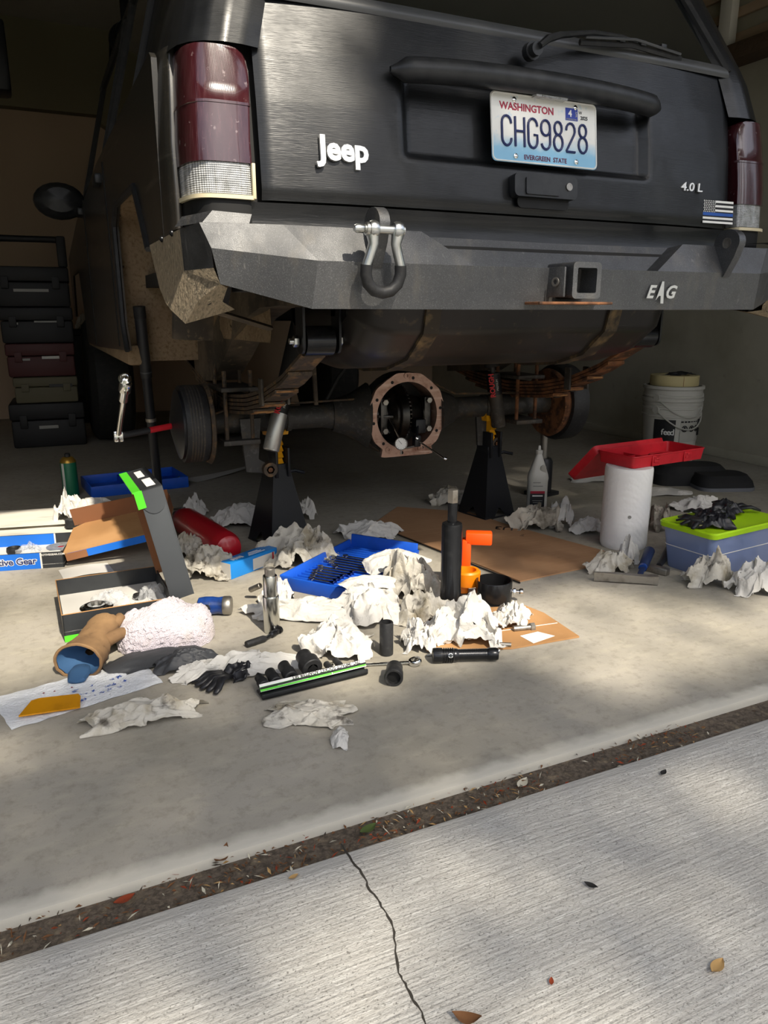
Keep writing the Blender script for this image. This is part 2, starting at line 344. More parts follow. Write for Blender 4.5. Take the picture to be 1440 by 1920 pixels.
def tag(o, label, cat=None, group=None, kind=None):
    if label: o['label'] = label
    if cat: o['category'] = cat
    if group: o['group'] = group
    if kind: o['kind'] = kind
    return o
def thing(name, label, cat, loc=(0, 0, 0), rotz=0, group=None, rot=None):
    o = bpy.data.objects.new(name, None); COL.objects.link(o); o.empty_display_size = .02
    o.location = loc; o.rotation_euler = rot if rot else (0, 0, rotz)
    return tag(o, label, cat, group)
def struct(name, vf, material, M=None, label=None):
    o = P(name, vf, material, None, M); o['kind'] = 'structure'
    if label: o['label'] = label
    return o
def text(name, s, size, material, parent, M, depth=.0006, bold=0, shear=0, xs=1, align='CENTER', world=False, space=1):
    """lettering in local XZ of M, reading along +X, facing -Y"""
    c = bpy.data.curves.new('t', 'FONT'); c.body = s; c.size = size; c.offset = bold; c.shear = shear; c.extrude = depth
    c.align_x = align; c.align_y = 'CENTER'; c.space_character = space; c.resolution_u = 3
    t = bpy.data.objects.new('t', c); COL.objects.link(t)
    bpy.context.view_layer.update()
    me = bpy.data.meshes.new_from_object(t.evaluated_get(bpy.context.evaluated_depsgraph_get()))
    bpy.data.objects.remove(t); bpy.data.curves.remove(c)
    K = M @ Matrix.Rotation(PI/2, 4, 'X') @ Matrix.Diagonal((xs, 1, 1, 1))
    me.transform(K); me.materials.clear(); me.materials.append(MATS[material]); me.name = name
    o = bpy.data.objects.new(name, me); COL.objects.link(o); o.parent = parent
    if world: o.matrix_parent_inverse = WM(parent).inverted()
    return o
def pline(parent, M, w, h, material):
    """one line of print too small to read, in local XZ of M facing -Y"""
    return P('print_line', box(w, .0008, h, cz=True), material, parent, M)
def sstep(a, b, x):
    t = min(1, max(0, (x-a)/(b-a))); return t*t*(3-2*t)
def lerp(a, b, t): return a+(b-a)*t
def interp(tab, x):
    if x <= tab[0][0]: return tab[0][1]
    for (a, p), (b, q) in zip(tab, tab[1:]):
        if x <= b: return p+(q-p)*(x-a)/(b-a)
    return tab[-1][1]
# ------------------------------------------------------------------ the setting
JY0, JY1 = .890, .955          # joint between driveway and garage slab
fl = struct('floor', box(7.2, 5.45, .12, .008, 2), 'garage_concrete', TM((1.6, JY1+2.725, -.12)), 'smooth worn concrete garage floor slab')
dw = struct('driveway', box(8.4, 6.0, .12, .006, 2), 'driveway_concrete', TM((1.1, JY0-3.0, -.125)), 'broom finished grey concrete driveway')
struct('lawn', box(60, 40, .1), 'lawn_green', TM((1, -18.9, -.128)), label='unseen dark green lawn added to darken the paint reflections')  # unseen grass added so the car paint reflects dark ground
js = struct('joint_gap', box(26, .12, .06), 'soil', TM((1, (JY0+JY1)/2, -.078)), 'dirt filled joint between driveway and garage slab')
struct('wall_right', box(.14, 5.4, 2.7), 'wall_paint', TM((3.49, 3.65, 0)), 'scuffed off-white garage side wall')
struct('wall_left', box(.14, 5.4, 2.7), 'wall_paint', TM((-1.95, 3.65, 0)))
struct('wall_back', box(5.6, .14, 2.14), 'wall_tan', TM((.75, 6.37, 0)), 'dim tan garage back wall')
struct('trim_1', box(5.6, .24, .55), 'soffit', TM((.75, 6.32, 2.14)), 'dark soffit above the back wall')
struct('ceiling', box(5.7, 5.6, .1), 'ceiling_paint', TM((.75, 3.7, 2.69)))
struct('wall_front', [(box(.75, .16, 3.4), TM((3.45, 1.04, 0))), (box(.75, .16, 3.4), TM((-1.95, 1.04, 0))), (box(4.7, .16, 1.0), TM((.75, 1.04, 2.42)))], 'exterior_paint', label='garage front wall around the open door bay')
struct('trim_2', [(box(.10, .03, 2.42), TM((3.05, .945, 0))), (box(.10, .03, 2.42), TM((-1.55, .945, 0))), (box(4.7, .03, .10), TM((.75, .945, 2.42)))], 'white_trim', label='white trim boards around the garage door bay')
struct('baseboard_right', box(.015, 5.0, .05, .003), 'wall_paint', TM((3.412, 3.7, 0)))
# crack running over the driveway
cp = [(640, 1577), (648, 1592), (668, 1618), (684, 1640), (690, 1662), (706, 1676), (714, 1694), (728, 1712), (740, 1742), (741, 1778), (746, 1818), (759, 1838), (770, 1862), (786, 1882), (797, 1912), (806, 1945)]
rnd = random.Random(3); pts = []
for (a, b) in zip(cp, cp[1:]):
    for k in range(3):
        t = k/3; q = G(lerp(a[0], b[0], t)+rnd.uniform(-2, 2), lerp(a[1], b[1], t)); pts.append((q.x, q.y, -.0048))
P('crack', tube(pts, [rnd.uniform(.0008, .0022) for _ in pts], 5, flat=.3), 'crack_dark', dw)
# dry leaves, needles and grit caught in the joint
b = MB(); cols = ['leaf_red', 'leaf_brown', 'leaf_tan', 'petal', 'leaf_brown', 'soil', 'soil', 'leaf_brown']
for i in range(1900):
    x = rnd.uniform(-.35, 1.75); dens = noise.noise(Vector((x*7, 2.3, 0)))
    if dens < rnd.uniform(-.35, .45): continue
    y = rnd.uniform(JY0-.004, JY1+.002); l = rnd.uniform(.002, .009); w = rnd.uniform(.0007, .0024)
    M = TM((x, y, -.0165+rnd.uniform(0, .009)), (rnd.uniform(-.5, .5), rnd.uniform(-.5, .5), rnd.uniform(0, PI)))
    b.add(([(-l, 0, 0), (0, -w, .001), (l, 0, 0), (0, w, .001)], [[0, 1, 2, 3]]), M, rnd.choice(cols))
tag(b.build('leaf_litter', None, None, False), 'red brown leaf litter and grit caught in the concrete joint', 'litter', kind='stuff')
def leaf(px, py, L, m, label, ang=0, z=-.004, curl=.3):
    def fn(u, v):
        t = u*2-1; wdt = (1-t*t)*.30*L; return (t*L/2, (v-.5)*wdt*1.6, .002+curl*L*.22*(t*t)+.10*L*abs(v-.5))
    p = G(px, py); o = P('dry_leaf', grid(fn, 8, 4), m, None)
    o.location = (p.x, p.y, z); o.rotation_euler = (0, 0, ang)
    tag(o, label, 'leaf', 'dry leaves scattered on the concrete')
leaf(1345, 1810, .030, 'leaf_tan', 'forked tan leaf lying on the bright driveway', .3)
leaf(875, 1908, .034, 'leaf_brown', 'curled brown leaf beside the lower end of the driveway crack', -.6, curl=.9)
leaf(1108, 1658, .020, 'under_dark', 'dark damp leaf on the shaded driveway middle', -1)
leaf(1244, 1447, .020, 'under_dark', 'blackish torn leaf near the concrete joint', .4)
leaf(1034, 1838, .012, 'leaf_red', 'tiny red leaf scrap on the pale driveway', .9)
leaf(980, 1458, .034, 'petal', 'pale papery leaf lying in the joint', .5, -.014)
leaf(415, 1600, .040, 'leaf_brown', 'long brown twig leaf sticking out of the joint', .9, -.01, 1.2)
leaf(232, 1676, .030, 'leaf_red', 'rust red leaf lying in the joint', .2, -.012)
leaf(690, 1545, .034, 'leaf_green', 'dull green leaf lying in the joint', .3, -.012)
leaf(550, 1642, .016, 'leaf_tan', 'small orange leaf scrap on the driveway beside the joint', .2)

# ledge on the right wall
sh = thing('wall_ledge', 'dark ledge beam high on the garage side wall with pale post and slats', 'ledge', (3.36, 4.0, 1.98))
P('beam', box(.14, 3.4, .075, .006), 'bark', sh, TM((0, -.2, 0)))
for y in (-.86, .4): P('post', box(.05, .075, .6, .004), 'white_trim', sh, TM((.0, y, .075)))
for k in range(5): P('slat', box(.02, 3.4, .045, .003), 'wall_tan', sh, TM((.045, -.2, .11+k*.115)))
P('cable', tube([(-.06, -1.45, .02), (-.06, -.84, .62)], .004, 6), 'rubber', sh)

# ------------------------------------------------------------------ the car
CX = 1.145
def mx(x): return 2*CX-x
def backY(z): return interp([(.9, 1.60), (1.0, 1.60), (1.10, 1.609), (1.2, 1.621), (1.30, 1.639), (1.40, 1.664), (1.9, 1.94)], z)
def tumble(z): return .0 if z < 1.12 else (.10*(z-1.12) if z < 1.28 else .016+.27*(z-1.28))
car = thing('car', 'black boxy off-road car with its rear raised on jack stands, wheels off', 'car', (CX, 3.4, 0))
def CP(name, vf, m, M=None, parent=None, **k): return P(name, vf, m, parent or car, M, world=True, **k)
# tailgate skin with number plate recess
def tg(u, v):
    x = lerp(.474, mx(.474), u); z = lerp(1.006, 1.400, v); dx = abs(x-CX)
    y = backY(z)+.15*max(0, dx-.30)**2
    k = sstep(.795, .815, x)*sstep(1.503, 1.487, x)*sstep(1.108, 1.124, z)*sstep(1.300, 1.285, z)
    e = sstep(.652, .672, dx)*.006 + sstep(1.03, 1.006, z)*.006
    return (x, y+.024*k+e, z)
tgo = CP('tailgate', grid(tg, 140, 60), 'black_paint', ang=None)
def tv(u, v):
    x = lerp(.44, mx(.44), u); z = lerp(.935, 1.000, v); y = backY(z)+.15*max(0, abs(x-CX)-.30)**2-.004+.006*math.sin(v*PI)
    return (x, y, z)
CP('rear_valance', grid(tv, 40, 6), 'black_paint', ang=None)
CP('seam_gap', grid(lambda u, v: (lerp(.44, mx(.44), u), backY(lerp(.93, 1.41, v))+.055, lerp(.93, 1.41, v)), 4, 12), 'gap_black')
# window glass, its rubber strip, roof end
def gl(u, v):
    z = lerp(1.425, 1.86, v); h = .655-.16*(z-1.425)/.43; x = CX+lerp(-h, h, u); return (x, backY(z)+.006+.07*max(0, abs(x-CX)-.3)**2, z)
CP('rear_window', grid(gl, 24, 10), 'dark_glass', ang=None)
def strip(z0, z1, h0, h1, off):
    def fn(u, v):
        z = lerp(z0, z1, v); h = lerp(h0, h1, v); x = CX+lerp(-h, h, u)
        return (x, backY(z)+off-.010*math.sin(v*PI)+.07*max(0, abs(x-CX)-.3)**2, z)
    return grid(fn, 30, 6)
CP('window_strip', strip(1.396, 1.430, .668, .655, .0), 'trim_grey', ang=None)
for s in (-1, 1):
    p = []
    for k in range(9):
        z = lerp(1.41, 1.88, k/8); h = .668-.16*(z-1.41)/.43; p.append((CX+s*h, backY(z)+.07*max(0, h-.3)**2, z))
    CP('window_seal', tube(p, .011, 8), 'rubber')
# body corners, sides, roof (left then mirrored)
path = [(.464, 1.658), (.43, 1.650), (.39, 1.648), (.355, 1.660), (.330, 1.680), (.312, 1.710), (.302, 1.75), (.297, 1.82), (.295, 2.2), (.295, 3.2), (.295, 4.45)]
def cornerfn(mir):
    def fn(u, v):
        t = u*(len(path)-1); i = min(int(t), len(path)-2); f = t-i
        z = lerp(1.296, 1.92, v); x = lerp(path[i][0], path[i+1][0], f)+tumble(z); y = lerp(path[i][1], path[i+1][1], f)+(backY(z)-1.645)*max(0, 1-max(0, lerp(path[i][1], path[i+1][1], f)-1.7)/.5)
        return (mx(x) if mir else x, y, z)
    return fn
CP('upper_body_side', grid(cornerfn(False), 40, 14), 'black_paint', ang=None)
CP('upper_body_side', grid(cornerfn(True), 40, 14), 'black_paint', ang=None)
for mir in (0, 1):
    for (y0, y1) in ((2.22, 3.0), (3.08, 3.98)):
        def fn(u, v, y0=y0, y1=y1, mir=mir):
            z = lerp(1.30, 1.80, v); x = .291+tumble(z); return (mx(x) if mir else x, lerp(y0, y1, u)+.12*(v if y1 > 3.5 else 0), z)
        CP('side_window', grid(fn, 6, 6), 'dark_glass', ang=None)
        CP('window_frame', tube([fn(0, 0), fn(1, 0), fn(1, 1), fn(0, 1)], .012, 6, closed=True), 'rubber')
CP('roof', box(1.32, 2.75, .05, .02), 'black_paint', TM((CX, 3.30, 1.90)))
KYZ = Matrix(((0, 0, 1, 0), (1, 0, 0, 0), (0, 1, 0, 0), (0, 0, 0, 1)))
side = [(1.80, .93), (2.02, .93), (2.06, .975), (2.19, 1.098), (2.64, 1.105), (2.735, 1.05), (2.725, .74), (2.66, .655), (3.9, .62), (4.56, .62), (4.62, .80), (4.74, 1.0), (5.32, 1.0), (5.45, .75), (5.6, .75), (5.62, 1.12), (4.5, 1.245), (3.2, 1.31), (1.82, 1.31), (1.80, 1.296), (1.80, 1.0)]
sp = CP('quarter_panel', prism(side, .012), 'side_paint', TM((.295, 0, 0)) @ KYZ)
CP('quarter_panel', prism(side, .012), 'side_paint', TM((mx(.295)-.012, 0, 0)) @ KYZ)
for mir in (0, 1):
    pp = [(.335, 1.74), (.322, 1.715), (.312, 1.715), (.304, 1.735), (.298, 1.77), (.295, 1.81)]
    CP('corner_post', grid(lambda u, v: ((lambda i, f: (mx(lerp(pp[i][0], pp[i+1][0], f)+tumble(lerp(.93, 1.31, v))*.6) if mir else lerp(pp[i][0], pp[i+1][0], f)+tumble(lerp(.93, 1.31, v))*.6, lerp(pp[i][1], pp[i+1][1], f)+backY(lerp(.93, 1.31, v))-1.60, lerp(.93, 1.31, v)))(min(int(u*5), 4), u*5-min(int(u*5), 4))), 15, 10), 'side_paint', ang=None)
CP('door_seam', tube([(.294, 2.95, 1.28), (.294, 2.93, 1.1), (.294, 2.90, .66)], .003, 5), 'gap_black')
CP('door_seam', tube([(.294, 3.95, 1.28), (.294, 3.95, .63)], .003, 5), 'gap_black')
for y in (3.02, 4.02):
    hd = CP('door_handle', box(.03, .13, .035, .008), 'black_plastic', TM((.288, y+.09, 1.225)))
# arch lip
al = [(2.02, .93), (2.06, .975), (2.19, 1.098), (2.64, 1.105), (2.735, 1.05), (2.725, .74), (2.66, .655)]
CP('arch_lip', tube([(.292, y, z) for y, z in al], .009, 6), 'black_plastic')
# muddy wheel house
def wh(u, v):
    y = lerp(2.0, 2.84, u); x = lerp(.307, .60, v)
    z = interp([(2.0, .92), (2.10, 1.03), (2.22, 1.115), (2.62, 1.12), (2.76, 1.06), (2.80, .80), (2.84, .64)], y)
    n = noise.fractal(Vector((x*9, y*9, z*9)), 1, 2, 3)*.008
    return (x, y, z+n)
whl = CP('wheel_house', grid(wh, 60, 16), 'wheel_mud', ang=None)
def whi(u, v):
    y = lerp(1.98, 2.86, u); z0 = lerp(.70, 1.13, v); n = noise.fractal(Vector((y*7, z0*7, 3)), 1, 2, 3)*.012
    return (.585+n-.03*math.sin(u*PI), y, z0)
CP('inner_fender', grid(whi, 30, 16), 'wheel_mud', parent=whl, ang=None)
def whf(u, v):
    x = lerp(.30, .60, u); z = lerp(.61, 1.10, v); n = noise.fractal(Vector((x*9, z*9, 8)), 1, 2, 3)*.01
    return (x, 2.76+.06*(1-v)+n, z)
CP('splash_panel', grid(whf, 16, 24), 'wheel_mud', parent=whl, ang=None)
CP('splash_panel', box(.12, .02, .12, .004), 'frame_dusty', TM((.44, 2.3, .70), (.1, .05, .1)), parent=whl)
CP('rocker', box(.07, 1.8, .07, .012), 'wheel_mud', TM((.335, 3.66, .60)))
whr = CP('wheel_house', grid(lambda u, v: (mx(wh(u, v)[0]), wh(u, v)[1], wh(u, v)[2]), 30, 8), 'wheel_mud', ang=None)
CP('floor_pan', box(1.52, 3.9, .04), 'under_dark', TM((CX, 3.62, .86)))
CP('rear_floor', box(1.2, .42, .05), 'under_dark', TM((CX, 1.86, .88)))
CP('front_body', box(1.45, .5, .5, .05), 'under_dark', TM((CX, 5.35, .72)))
# unibody rails sweeping over the axle
for mir in (0, 1):
    pth = [(.60, 1.62, .845), (.60, 1.80, .85), (.60, 1.98, .845), (.60, 2.14, .83), (.60, 2.30, .77), (.60, 2.44, .70), (.60, 2.62, .62), (.60, 2.9, .60)]
    rings = []
    for i, p in enumerate(pth):
        a = Vector(pth[max(i-1, 0)]); c = Vector(pth[min(i+1, len(pth)-1)]); t = (c-a).normalized(); nrm = Vector((0, -t.z, t.y)); p = Vector(p)
        h = .055 if i < 3 else .07
        q = [p+Vector((-.045, 0, 0))+nrm*h, p+Vector((.045, 0, 0))+nrm*h, p+Vector((.045, 0, 0))-nrm*h, p+Vector((-.045, 0, 0))-nrm*h]
        rings.append([((mx(w.x) if mir else w.x), w.y, w.z) for w in q])
    CP('frame_rail', loft(rings), 'frame_dusty')
for (a, c, m) in (((.40, 1.75, .86), (.56, 1.66, .80), 'frame_dusty'), ((.36, 1.9, .80), (.56, 1.9, .74), 'frame_dusty')):
    CP('brace', tube([a, c], .03, 6, flat=.25), m)
# tail lamps
def lampring(z, g=0, tr=0):
    o = backY(z)-1.60; k = tumble(z)*.6
    base = [(.452+g, 1.640), (.452+g, 1.612-g*.3), (.446+g, 1.606-g), (.42, 1.604-g), (.385, 1.604-g), (.362-g*.3, 1.607-g), (.345-g, 1.616-g), (.333-g, 1.634-g), (.326-g, 1.66), (.321-g, 1.70), (.319-g, 1.735), (.36, 1.745), (.43, 1.74)]
    return [(x+k-(tr if x > .40 else 0), y+o, z) for x, y in base]
def mirr(r): return [(mx(x), y, z) for x, y, z in r][::-1]
for mir in (0, 1):
    f = (lambda r: mirr(r)) if mir else (lambda r: r)
    side_name = 'dark red' 
    lamp = CP('tail_lamp', loft([f(lampring(z)) for z in (1.072, 1.12, 1.17, 1.18)]+[f(lampring(1.181, .0012)), f(lampring(1.186, .0012)), f(lampring(1.187))]+[f(lampring(z, 0, t)) for z, t in ((1.22, 0), (1.25, .001), (1.268, .005), (1.28, .012), (1.287, .022), (1.290, .034))]), 'lens_red', ang=45)
    lamp['label'] = 'smoked dark red tail lamp lens'
    CP('reversing_lens', loft([f(lampring(z, -.004)) for z in (1.012, 1.03, 1.05, 1.072)]), 'lens_clear', parent=lamp, ang=45)
    CP('lens_rim', loft([f(lampring(z, .002)) for z in (1.002, 1.006, 1.010)]), 'lens_rim', parent=lamp, ang=45)
    if not mir: CP('lens_rim', [(box(.007, .012, .068, .001), TM((.452, 1.612, 1.004)))], 'lens_rim', parent=lamp)
    CP('lamp_housing', loft([f(lampring(z, -.006)) for z in (.945, .97, 1.003)]), 'gap_black', parent=lamp)
# garnish bar above the plate, recess frame
def bar(u, v):
    x = lerp(.762, 1.522, u); a = v*2*PI; e = sstep(0, .05, u)*sstep(1, .96, u); e = .25+.75*e
    zc = 1.292; drop = .012*(2*u-1)**2
    return (x, 1.615-.026*e*max(-.35, math.sin(a))-.02*(1-abs(2*u-1)**4), zc-drop+(.026*e)*math.cos(a))
gb = CP('plate_garnish', grid(bar, 44, 16), 'black_plastic', ang=None)
CP('plate_lamp', box(.09, .02, .006, .001), 'lens_clear', TM((1.17, 1.600, 1.262)), parent=gb)
# latch handle
hm = TM((1.160, 1.598, 1.068), (-.09, 0, 0))
h = CP('latch_handle', prism(rrect(.182, .052, .012), .024), 'black_plastic', hm @ Matrix.Rotation(PI/2, 4, 'X') @ TM((0, 0, -.006)))
CP('grip', prism(rrect(.098, .038, .004), .006), 'black_plastic', hm @ Matrix.Rotation(PI/2, 4, 'X') @ TM((-.012, -.002, .016)), parent=h)
CP('lock', cyl(.009, .004, 16), 'steel_dull', hm @ Matrix.Rotation(PI/2, 4, 'X') @ TM((.065, .002, .017)), parent=h)
CP('latch_cup', prism(rrect(.15, .028, .012), .004), 'gap_black', hm @ Matrix.Rotation(PI/2, 4, 'X') @ TM((.0, -.035, .001)), parent=h)
# wiper
wp = CP('wiper', tube([(1.126, 1.63, 1.362), (1.126, 1.612, 1.362)], .020, 14), 'black_plastic')
CP('pivot_cap', [(cyl(.015, .02, 14), axisM((1.126, 1.615, 1.362), (1.126, 1.585, 1.362)))], 'black_plastic', parent=wp)
CP('wiper_arm', tube([(1.128, 1.592, 1.366), (1.15, 1.592, 1.383), (1.19, 1.600, 1.398), (1.30, 1.622, 1.424), (1.40, 1.640, 1.434), (1.46, 1.648, 1.432)], [.010, .013, .011, .008, .007, .005], 8, flat=.7), 'black_plastic', parent=wp)
CP('wiper_blade', tube([(1.27, 1.630, 1.402), (1.45, 1.650, 1.424), (1.63, 1.668, 1.420)], .0045, 6, flat=1.6), 'rubber', parent=wp)
CP('blade_rail', tube([(1.28, 1.622, 1.412), (1.45, 1.640, 1.434), (1.62, 1.660, 1.428)], .0035, 6), 'trim_grey', parent=wp)
for k in range(4): CP('blade_claw', box(.018, .014, .012, .002), 'black_plastic', TM((1.33+.075*k, 1.634+.008*k, 1.418+.004*k)), parent=wp)
# badges and stickers
def bM(x, z, off=.002, tilt=None): return TM((x, backY(z)+.15*max(0, abs(x-CX)-.30)**2-off+sstep(.652, .672, abs(x-CX))*.006, z), (-math.atan((backY(z+.03)-backY(z-.03))/.06), 0, 0))
CP('badge', box(.0001, .0001, .0001), 'gap_black', TM((.65, 1.64, 1.11)))
bd = [o for o in car.children if o.name.startswith('badge')][0]
o = text('badge_lettering', 'Jeep', .066, 'badge_silver', car, bM(.652, 1.112, .004), .0035, .0024, 0, 1.0, world=True)
o['label'] = 'silver four-letter badge'
bpy.data.objects.remove(bd)
o = text('badge_lettering', '4.0 L', .030, 'badge_silver', car, bM(1.655, 1.102, .003), .002, .0004, .12, 1.30, world=True); o['label'] = 'small silver engine badge'
# flag sticker
fs = bM(1.765, 1.046, .004); fl_ = P('flag_sticker', prism([(-.057, -.031), (.057, -.031), (.057, .031), (-.057, .031)], .0004), 'black_print', car, fs @ Matrix.Rotation(PI/2, 4, 'X'), world=True)
fl_['label'] = 'black and white flag sticker with one blue stripe'
for k, (z, x0, m) in enumerate([(.027, -.010, 'white_print'), (.0155, -.010, 'white_print'), (.004, -.010, 'white_print'), (-.006, -.057, 'flag_blue'), (-.0165, -.057, 'white_print'), (-.027, -.057, 'white_print')]):
    CP('stripe', box(.057-x0, .0008, .0055 if m != 'flag_blue' else .008, cz=True), m, fs @ TM(((x0+.057)/2, -.0008, z)), parent=fl_)
sb = []
for r in range(7):
    for q in range(7): sb.append((disc(.0018, 5), fs @ TM((-.053+q*.0066+(r % 2)*.002, -.0009, .028-r*.0046), (PI/2, 0, 0))))
CP('stars', sb, 'white_print', parent=fl_)
# number plate
PM = TM((1.166, 1.606, 1.193), (-.13, 0, 0))
RX = Matrix.Rotation(PI/2, 4, 'X')
pl = P('license_plate', prism(rrect(.305, .152, .012), .0016), 'plate_print', car, None); pl.matrix_parent_inverse = WM(car).inverted()
pl.data.transform(RX); pl.matrix_basis = PM
pl['label'] = 'white and blue licence plate'
def PP(name, vf, m, M=None): return P(name, vf, m, pl, M)
b = MB(); ro = rrect(.305, .152, .012); PP('plate_rim', tube([(x*.985, -.002, y*.97) for x, y in ro], .0018, 6, closed=True), 'white_print')
def arc(cx, cy, rx, ry, a0, a1, n=8): return [(cx+rx*math.cos(math.radians(lerp(a0, a1, i/n))), cy+ry*math.sin(math.radians(lerp(a0, a1, i/n)))) for i in range(n+1)]
GLY = {'C': [arc(.5, 1.5, .5, .5, 0, 180)+arc(.5, .5, .5, .5, 180, 360)], 'H': [[(0, 0), (0, 2)], [(1, 0), (1, 2)], [(0, 1.05), (1, 1.05)]],
       'G': [arc(.5, 1.5, .5, .5, 0, 180)+arc(.5, .5, .5, .5, 180, 360)+[(1, .9), (.6, .9)]],
       '9': [arc(.5, 1.4, .5, .45, -5, -180)+arc(.5, 1.5, .5, .5, 180, 0)+arc(.5, .5, .5, .5, 0, -165)],
       '8': [arc(.5, 1.55, .42, .45, 0, 360, 14), arc(.5, .55, .5, .55, 0, 360, 14)],
       '2': [arc(.5, 1.5, .5, .5, 180, -35)+[(0, .05), (0, 0), (1, 0)]]}
for i, ch in enumerate('CHG9828'):
    x0 = -.124+i*.0367
    PP('plate_character', [(tube([(x0+px*.0255, -.0028, -.040+py*.0325) for px, py in st], .0029, 8), TM()) for st in GLY[ch]], 'plate_blue')
text('plate_state', 'WASHINGTON', .0225, 'plate_red', pl, TM((-.052, -.0022, .046)), .0004, .0004, 0, .99, space=1.0)
text('plate_motto', 'EVERGREEN  STATE', .0150, 'plate_purple', pl, TM((-.002, -.0022, -.0625)), .0004, .0002, 0, .95)
st = PP('month_sticker', box(.036, .0006, .028, cz=True), 'sticker_blue', TM((.077, -.002, .046)))
text('sticker_number', '4', .021, 'white_print', st, TM((.072, -.0026, .047)), .0003, .0006)
text('sticker_words', 'APR', .0075, 'dim_white_print', st, TM((.090, -.0026, .047), (0, PI/2, 0)), .0003)
text('sticker_strip', 'WASHINGTON', .0045, 'dim_white_print', st, TM((.076, -.0026, .0345)), .0003)
y2 = PP('year_sticker', box(.034, .0006, .024, cz=True), 'white_print', TM((.114, -.002, .046)))
text('sticker_year', '2025', .0115, 'black_print', y2, TM((.114, -.0026, .040)), .0003, .0003, 0, .95)
text('sticker_letter', 'W', .010, 'black_print', y2, TM((.103, -.0026, .0515)), .0003)
for (x, z) in ((-.088, .062), (.088, .062), (-.088, -.062), (.088, -.062)):
    PP('plate_screw', lathe([(.0062, 0), (.0058, .002), (.003, .0035), (0, .0036)], 12), 'chrome', TM((x, -.002, z)) @ RX)
# mirror
mr = CP('side_mirror', [(lathe([(.001, -.07), (.06, -.06), (.088, -.02), (.092, .02), (.085, .05), (.001, .055)], 20), TM((.205, 4.15, 1.295), (-PI/2, 0, 0), (1.28, .92, .8)))], 'black_plastic')
CP('mirror_stem', box(.14, .07, .07, .02), 'black_plastic', TM((.30, 4.18, 1.25)), parent=mr)
# front wheels
for x in (.30, mx(.30)-.24):
    w = CP('front_wheel', [(lathe([(.20, 0), (.33, 0), (.37, .03), (.375, .12), (.37, .21), (.33, .24), (.20, .24)], 36), TM((x, 5.03, .375)) @ XTO)], 'rubber')
    CP('wheel_rim', [(lathe([(.05, .06), (.18, .05), (.20, .02), (.20, .22), (.05, .18)], 24), TM((x, 5.03, .375)) @ XTO)], 'under_metal', parent=w)
# ------------------------------------------------------------------ rear bumper
def bump_half(mir):
    X = (lambda p: (mx(p[0]), p[1], p[2])) if mir else (lambda p: p)
    b = MB()
    def q(pts, m='bumper_coat'):
        v = [X(p) for p in pts]; f = [list(range(len(v)))]
        if mir: f = [f[0][::-1]]
        b.add((v, f), None, m)
    c0 = (CX, 1.458, .785); c1 = (CX, 1.45, .876)
    # lower band
    B2 = (.520, 1.466, .786); K2 = (.530, 1.45, .877); B1 = (.88, 1.458, .785); K1 = (.885, 1.45, .876)
    q([c0, c1, K1, B1]); q([B1, K1, K2, B2])
    # recessed middle and its ramps
    r0 = (CX, 1.488, .878); rt = (CX, 1.525, .936); R1 = (.885, 1.488, .878); T1 = (.785, 1.525, .938); T1f = (.775, 1.486, .944)
    q([c1, r0, R1, K1]); q([r0, rt, T1, R1]); q([K1, R1, T1, T1f]) ; T2 = (.472, 1.486, .944)
    q([K1, T1f, T2, K2])
    # wing
    B3 = (.352, 1.525, .833); K3 = (.334, 1.505, .898); T3 = (.318, 1.525, .945)
    q([B2, K2, K3, B3]); q([K2, T2, T3, K3])
    # deck
    q([rt, (CX, 1.62, .940), (.785, 1.62, .942), T1]); q([T1, (.785, 1.62, .942), (.46, 1.62, .946), (.46, 1.50, .946), T2, T1f])
    q([T2, (.46, 1.50, .946), (.46, 1.66, .948), (.30, 1.75, .948), T3])
    # underside
    q([c0, B1, (.88, 1.62, .80), (CX, 1.62, .80)]); q([B1, B2, (.55, 1.60, .82), (.88, 1.62, .80)]); q([B2, B3, (.385, 1.56, .835), (.55, 1.60, .82)])
    # side: clean patch, muddy rest
    M1 = 'bumper_mud'
    A = (.3185, 1.525, .945); Bt = (.300, 1.63, .942); Ct = (.285, 1.95, .934)
    pm0 = (.337, 1.508, .862); pm1 = (.304, 1.635, .862)
    q([A, K3, pm0, pm1, Bt]); q([Bt, pm1, (.287, 1.79, .80), (.285, 1.845, .833), Ct], M1)
    q([pm0, B3, (.312, 1.548, .802), (.288, 1.570, .757), (.286, 1.715, .783), (.287, 1.79, .80), pm1], M1)
    q([B3, (.368, 1.535, .826), (.364, 1.565, .800), (.312, 1.548, .802)], M1)
    q([(.288, 1.570, .757), (.312, 1.548, .802), (.364, 1.565, .800), (.385, 1.55, .785), (.38, 1.60, .780)], M1)
    q([(.288, 1.570, .757), (.38, 1.60, .780), (.38, 1.80, .80), (.286, 1.75, .792)], M1)
    q([(.368, 1.535, .826), (.385, 1.56, .835), (.38, 1.60, .78), (.364, 1.565, .80)], 'under_dark')
    return b
bo = None
for mir in (0, 1):
    b = bump_half(mir)
    o = b.build('rear_bumper' if not mir else 'bumper_half', None, car if not mir else bo, True, 22, True)
    if not mir: bo = o; o['label'] = 'textured black steel bumper with muddy wrap-around ends'
CP('bumper_core', box(1.5, .10, .10), 'under_dark', TM((CX, 1.56, .82)), parent=bo)
